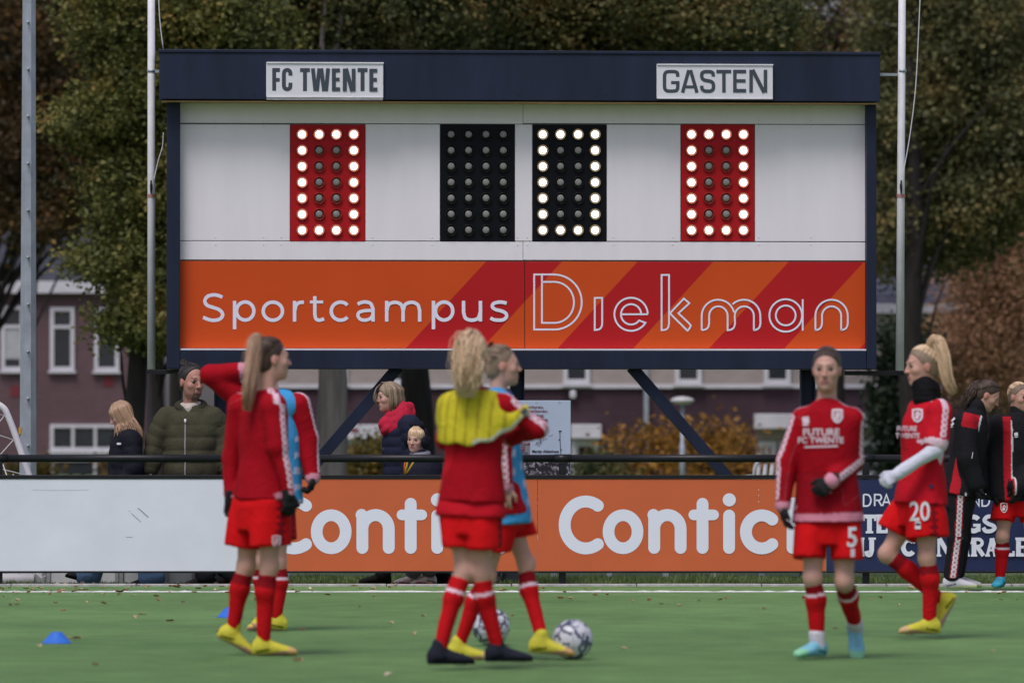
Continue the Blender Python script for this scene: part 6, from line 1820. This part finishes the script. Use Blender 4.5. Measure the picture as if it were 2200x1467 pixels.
for i in range(330):
    ph = rr.uniform(-.35, 3.5); side = rr.choice((-1, -1, -1, 1))           # angle from the brow round to the back
    lx = math.sin(min(max(ph, .0), 3.14)*.5)
    d = np.array((side*math.sin(ph*.62 + .25), math.cos(ph*.62 + .25), 0)) if True else None
    r0 = rr.uniform(.98, 1.09)
    a = p.w(rr.normal(0, .01), rr.uniform(-.05, .03), .122)
    b = p.w(d[0]*.070*r0, d[1]*.085*r0 - .012, .075); c = p.w(d[0]*.084*r0, d[1]*.090*r0 - .014, .01)
    e0 = p.w(d[0]*.088*r0, d[1]*.090*r0 - .02, -.055)
    back = .5 - .5*d[1]
    tx = 250 + (312 - 250)*back + rr.normal(0, 4); ty = 930 + rr.normal(4, 9) + 4*back
    ef = p.px(tx, ty, -.08*(1 if side < 0 else -1.2) + rr.normal(0, .03))
    mid = e0*.5 + ef*.5 + np.array((.012*back, rr.normal(0, .012), rr.normal(0, .006)))
    mb.tube(crom([a, b, c, e0, mid, ef], 3), np.linspace(.0048, .0020, 16), 4)
mb.build('long_hair', hm('honey'), p.root, True)
p.decal('jacket', lambda ik: ik.stroke([(251, 953), (260, 953)], 2.2), M_WPRINT2, 'sleeve_badge')

# woman with red scarf
p = Person('woman in a navy padded coat with chunky red scarf and short blond hair', YSP + .15, 862,
    dict(neck=(862, 890, 0), shR=(850, 912, .16), elR=(846, 985, .18), wrR=(842, 1050, .15), shL=(882, 912, -.16), elL=(892, 985, -.19), wrL=(884, 1050, -.18),
         hipR=(858, 1065, .08), hipL=(872, 1065, -.08), knR=(838, 1160, .08), anR=(822, 1232, .08), knL=(908, 1160, -.08), anL=(952, 1238, -.08)), -70, (836, 853, 0), .99, -72, -4, kx=1.02)
p.feet = {'R': (-86, 0), 'L': (-80, -8)}
p.body((.56, .34, .27), (.22, .15, .10), h=.0125)
p.top('coat', (.016, .020, .042), .014, hem=-.42, cuff=None, stripes=False, puff=(.012, .080), seed=97, h=.009, collar=None, slr=(.070, .064, .054),
      st=[(-.46, .176, .150), (0, .180, .146), (.2, .174, .136), (.4, .166, .126), (.6, .168, .128), (.8, .168, .116), (.92, .130, .088), (1.0, .070, .068)])
sh = Shape(); nk = p.J['neck'] + p.fwd*.03
for k, (z0, r0, tl, tr) in enumerate(((.022, .070, .035, .036), (-.015, .088, .055, .042), (-.06, .096, .075, .042))):
    for i in range(18):
        f = lambda a: nk + p.lat*math.sin(a)*r0 + p.fwd*(math.cos(a)*r0*.95) + p.up*(z0 - tl*math.cos(a) + .015*math.sin(2*a + k))
        sh.cap(f(2*math.pi*i/18), f(2*math.pi*(i+1)/18), tr, tr, .008)
sh.cap(nk + p.fwd*.10 - p.up*.08, nk + p.fwd*.08 - p.up*.19, .058, .022, .02)
sh.disp(folds(98, .006, (50, 90))); shape_obj('scarf', sh, CLOTH, p.root, .0085, (), (.46, .020, .050), p.noattr)
p.trousers((.012, .012, .014), (.095, .07, .055), seed=99)
for sd in 'RL': p.boot(sd, (.008, .008, .009), (.012, .010, .010), q=1.05, name='boot', stud=False)
p.hair_cap('bob', (.03, .0, .12), .006, front=(.118, -.04, .102))
mb = MB(); rr = np.random.default_rng(8)
for i in range(300):
    ph = rr.uniform(1.15, 3.0); side = rr.choice((-1, 1)); d = np.array((side*math.sin(ph), math.cos(ph), 0)); r0 = rr.uniform(.98, 1.14)
    a = p.w(.02 + rr.normal(0, .008), rr.uniform(-.03, .05), .124); b = p.w(d[0]*.074*r0, d[1]*.088*r0 - .012, .080); c = p.w(d[0]*.090*r0, d[1]*.098*r0 - .014, .015)
    e = p.w(d[0]*.094*r0, d[1]*.102*r0 - .016, -.045 + rr.normal(0, .01)); f_ = p.w(d[0]*.078*r0, d[1]*.088*r0 - .01, -.092 + rr.normal(0, .012))
    mb.tube(crom([a, b, c, e, f_], 3), np.linspace(.0048, .0022, 13), 4)
for i in range(16):
    a = p.w(.01, .06, .115); b = p.w(.02 + rr.normal(0, .01), .108, .07); c = p.w(.03*rr.uniform(-1, 1), .118 + rr.normal(0, .006), .0); e = p.w(.03*rr.uniform(-1, 1), .112, -.045 + rr.normal(0, .01))
    mb.tube(crom([a, b, c, e], 3), np.linspace(.0040, .0015, 10), 4)
mb.build('hair_locks', hm('bob'), p.root, True)
zl = surf_line(p, 'coat', [(p.hipc + p.up*t*p.L + p.fwd*.5, -p.fwd) for t in np.linspace(.6, -.38, 20)]); MB().tube(zl, .007, 6).build('zip', M_BLACK, p.root, True)

# child with ear muffs
p = Person('child with furry ear muffs beside the woman in the red scarf', YSP - .27, 900,
    dict(neck=(904, 980, 0), shR=(880, 995, .02), elR=(874, 1045, .03), wrR=(878, 1080, -.05), shL=(930, 995, .02), elL=(942, 1045, .03), wrL=(935, 1085, -.04),
         hipR=(893, 1105, 0), hipL=(917, 1105, 0), knR=(892, 1180, -.02), anR=(888, 1236, .0), knL=(918, 1180, 0), anL=(922, 1236, .04)), -18, (894, 945, -.01), .86, -22, -4, 5, kx=.82)
p.feet = {'R': (-72, 0), 'L': (-66, 0)}
p.body((.58, .36, .29), (.20, .14, .10), h=.0125, hh=.005)
p.top('jacket', (.016, .018, .032), .012, hem=-.25, cuff=None, stripes=False, seed=101, h=.0105, collar=(.050, .05), slr=(.064, .058, .05), st=[(-.3, .20, .16), (0, .196, .156), (.3, .186, .145), (.6, .184, .138), (.8, .170, .12), (.92, .13, .09), (1.0, .07, .068)])
p.trousers((.20, .21, .25), (.10, .085, .07), seed=102, stop=.86)
for sd in 'RL': p.sock(sd, (.30, .02, .07), None, False, .7); p.boot(sd, (.74, .71, .71), (.55, .06, .13), toe=(.76, .74, .74), q=.92, name='shoe', stud=False, collar=False)
sh = Shape(); nk = p.J['neck']
for i in range(14):
    f = lambda a: nk + p.lat*math.sin(a)*.062 + p.fwd*(math.cos(a)*.055 + .012) + p.up*(.018 - .012*math.cos(a))
    sh.cap(f(2*math.pi*i/14), f(2*math.pi*(i+1)/14), .024, .024, .01)
shape_obj('collar', sh, CLOTH, p.root, .008, (), (.19, .19, .23), p.noattr)
p.hair_cap('blond', (.03, 0, .12), .006, front=(.118, -.055, .095))
mb = MB(); rr = np.random.default_rng(12)
for i in range(120):
    ph = rr.uniform(-1.5, 1.5); a = p.w(.025, .0, .126); b = p.w(math.sin(ph)*.070, math.cos(ph)*.084 - .012, .088); c = p.w(math.sin(ph)*.082, math.cos(ph)*.090 - .010, .055 - .06*abs(ph)/1.5 + rr.normal(0, .005))
    mb.tube(crom([a, b, c], 4), np.linspace(.0042, .0018, 9), 4)
mb.build('fringe', hm('blond'), p.root, True)
sh = Shape()
arcp = [p.w(.092*math.sin(t), -.030, .030 + .098*math.cos(t)) for t in np.linspace(-1.5, 1.5, 13)]
for a, b in zip(arcp[:-1], arcp[1:]): sh.cap(a, b, .010, .010, .006)
for sx in (-1, 1): sh.ell(p.w(sx*.092, -.014, -.012), np.array((.026, .046, .050)), p.HM, .01); sh.ell(p.w(sx*.052, -.012, .142), np.array((.022, .012, .022)), p.HM, .008)
sh.disp(folds(103, .006, (70, 120))); shape_obj('ear_muffs', sh, CLOTH, p.root, .0065, (), (.012, .013, .022), p.noattr)
MB().tube(surf_line(p, 'jacket', [(p.px(x, y, -.5), np.array((0, 1., 0))) for x, y in ((868, 1020), (872, 1000), (876, 985), (888, 990), (872, 1018))], .004), .010, 6).build('strap', mat('yellow_strap', (.50, .36, .05), .7), p.root, True)
MB().tube(surf_line(p, 'jacket', [(p.px(x, y, -.5), np.array((0, 1., 0))) for x, y in ((866, 1016), (867, 1000), (870, 984))], .004), .007, 6).build('strap', mat('orange_strap', (.62, .14, .05), .7), p.root, True)

# ------------------------------------------------------------------ balls, cones, leaves
def ball_mat():
    m = bpy.data.materials.new('football_cover'); m.use_nodes = True
    g = NG(m); bs = m.node_tree.nodes['Principled BSDF']; tc = g.n('ShaderNodeTexCoord').outputs['Object']
    sw = g.n('ShaderNodeTexNoise'); sw.inputs['Scale'].default_value = 9; g.l(tc, sw.inputs['Vector'])
    mx = g.n('ShaderNodeVectorMath', operation='MULTIPLY_ADD'); g.l(sw.outputs['Color'], mx.inputs[0]); mx.inputs[1].default_value = (.10, .10, .10); g.l(tc, mx.inputs[2])
    v = g.n('ShaderNodeTexVoronoi', feature='DISTANCE_TO_EDGE'); v.inputs['Scale'].default_value = 15; g.l(mx.outputs[0], v.inputs['Vector'])
    nz = g.noise(11, 3, tc)
    f = g.math('MULTIPLY', g.math('LESS_THAN', v.outputs['Distance'], .13), g.math('GREATER_THAN', nz, .50))
    c = g.mix(f, (.62, .64, .70), (.055, .065, .13)); g.l(c, bs.inputs['Base Color']); bs.inputs['Roughness'].default_value = .38
    return m
M_BALL, M_SEAM = ball_mat(), mat('ball_seam', (.10, .10, .12), .6)
def football(px, pyc, gy, rpx, rot, label):
    Y = ground_Y(gy); r = .110
    c = at(px, pyc, Y); root = empty('football', (c[0], Y, 0), label, 'football', 'footballs on the pitch'); root.rotation_euler = (0, 0, rot)
    n1, n2 = 20, 32; V = []; F = []
    for i in range(n1+1):
        for j in range(n2):
            th, a = math.pi*i/n1, 2*math.pi*j/n2
            V.append((r*math.sin(th)*math.cos(a), r*math.sin(th)*math.sin(a), r + r*math.cos(th)))
    F = [(i*n2+j, i*n2+(j+1) % n2, (i+1)*n2+(j+1) % n2, (i+1)*n2+j) for i in range(n1) for j in range(n2)]
    link('cover', mesh_np('cover', V, np.array(F)[:, ::-1], M_BALL, True), root)
    mb = MB()
    for ax in range(3):                                            # stitched panel seams
        for off in (-.35, .35):
            rr_ = math.sqrt(1-off*off)*r*1.0005; q = []
            for t in np.linspace(0, 2*math.pi, 25):
                p = [0, 0, 0]; p[ax] = off*r*1.0005; p[(ax+1) % 3] = rr_*math.cos(t); p[(ax+2) % 3] = rr_*math.sin(t); q.append((p[0], p[1], p[2] + r))
            mb.tube(q, .0012, 4, cap=False)
    mb.build('seam', M_SEAM, root)
football(1230, 1372, 1416.5, 44, .4, 'white and dark blue football under the raised yellow boot')
football(1055, 1345, 1386, 42, 2.1, 'white and dark blue football behind the legs of the pair in the middle')
football(1050, 1231, 1256.5, 22, 4.0, 'football lying by the kerb under the orange board')
M_CONE = mat('blue_plastic', (.035, .16, .60), .45, .06, 8)
def cone(px, gy, label):
    Y = ground_Y(gy); c = at(px, gy, Y); root = empty('marker_cone', (c[0], Y, 0), label, 'cone', 'blue marker cones on the turf')
    MB().lathe([(.0875, .0), (.0875, .004), (.083, .006), (.035, .060), (.030, .066), (.027, .064), (.032, .057), (.078, .003)], 32).build('body', M_CONE, root, True)
    MB().lathe([(.092, .0015), (.092, .0045), (.086, .0055), (.086, .0015)], 32).build('rim', M_CONE, root, True)
cone(122, 1381, 'blue disc cone at the far left of the pitch'); cone(494, 1325.5, 'blue disc cone behind the boots of the long ponytailed player')

rl = random.Random(21)
LM = []
def leaf_mesh(k):
    rr = random.Random(100+k); n = 9; L = .034*rr.uniform(.8, 1.2); V = [(0, 0, .004)]; cu = rr.uniform(.004, .013)
    for i in range(n*2):                                           # lobed oak leaf outline, curled up at the edges
        t = i/(n*2); a = 2*math.pi*t; lob = 1 + .22*math.sin(a*5 + rr.uniform(-.3, .3))
        x, y = L*.62*math.cos(a)*(1 + .1*rr.random()), L*.34*math.sin(a)*lob
        V.append((x, y, .004 + cu*abs(math.sin(a))*rr.uniform(.4, 1.2) + .006*max(0, math.cos(a))*rr.random()))
    F = [(0, 1+i, 1+(i+1) % (n*2)) for i in range(n*2)]
    me = bpy.data.meshes.new('fallen_leaf'); me.from_pydata(V, [], F)
    c = [(.52, .35, .22), (.36, .15, .055), (.60, .45, .31), (.46, .25, .12), (.20, .085, .04), (.62, .52, .40)][k % 6]
    me.materials.append(mat('dead_leaf_%d' % (k % 6), c, .8, .35, 30)); me.update()
    return me
LM = [leaf_mesh(k) for k in range(12)]
spots = [(85, 1391), (205, 1430), (145, 1372), (165, 1373), (288, 1328), (305, 1322), (137, 1313), (20, 1301), (470, 1358), (365, 1336), (650, 1355), (840, 1340), (890, 1365), (1460, 1303), (1640, 1310), (1750, 1330), (1930, 1300), (2150, 1289), (1795, 1352), (910, 1325), (770, 1306), (1205, 1287), (1100, 1324), (640, 1422), (835, 1451), (2130, 1400), (1340, 1396), (1560, 1288), (2185, 1290), (1500, 1292)]
for i in range(150):
    if i < len(spots): px, py = spots[i]
    else:
        px = rl.choice((rl.uniform(-10, 560), rl.uniform(-10, 560), rl.uniform(560, 2210)))
        py = rl.choice((rl.uniform(1257.2, 1261), rl.uniform(1258, 1275), rl.uniform(1262, 1280), rl.uniform(1272, 1300)))
    Y = ground_Y(py); c = at(px, py, Y)
    o = link('fallen_leaf', LM[rl.randrange(12)], None, (c[0], Y, .012 if abs(Y - YF + .05) < .08 else .001)); o.rotation_euler = (rl.uniform(-.15, .15), rl.uniform(-.15, .15), rl.uniform(0, 6.28))
    s_ = rl.uniform(.75, 1.35); o.scale = (s_, s_, s_*1.3)
    ci = LM.index(o.data) % 6
    tag(o, ('tan', 'rusty brown', 'pale beige', 'mid brown', 'dark brown', 'straw coloured')[ci] + ' dry curled leaf lying on the green turf', 'leaf', ('tan', 'rusty brown', 'pale beige', 'mid brown', 'dark brown', 'straw coloured')[ci] + ' fallen leaves on the turf')
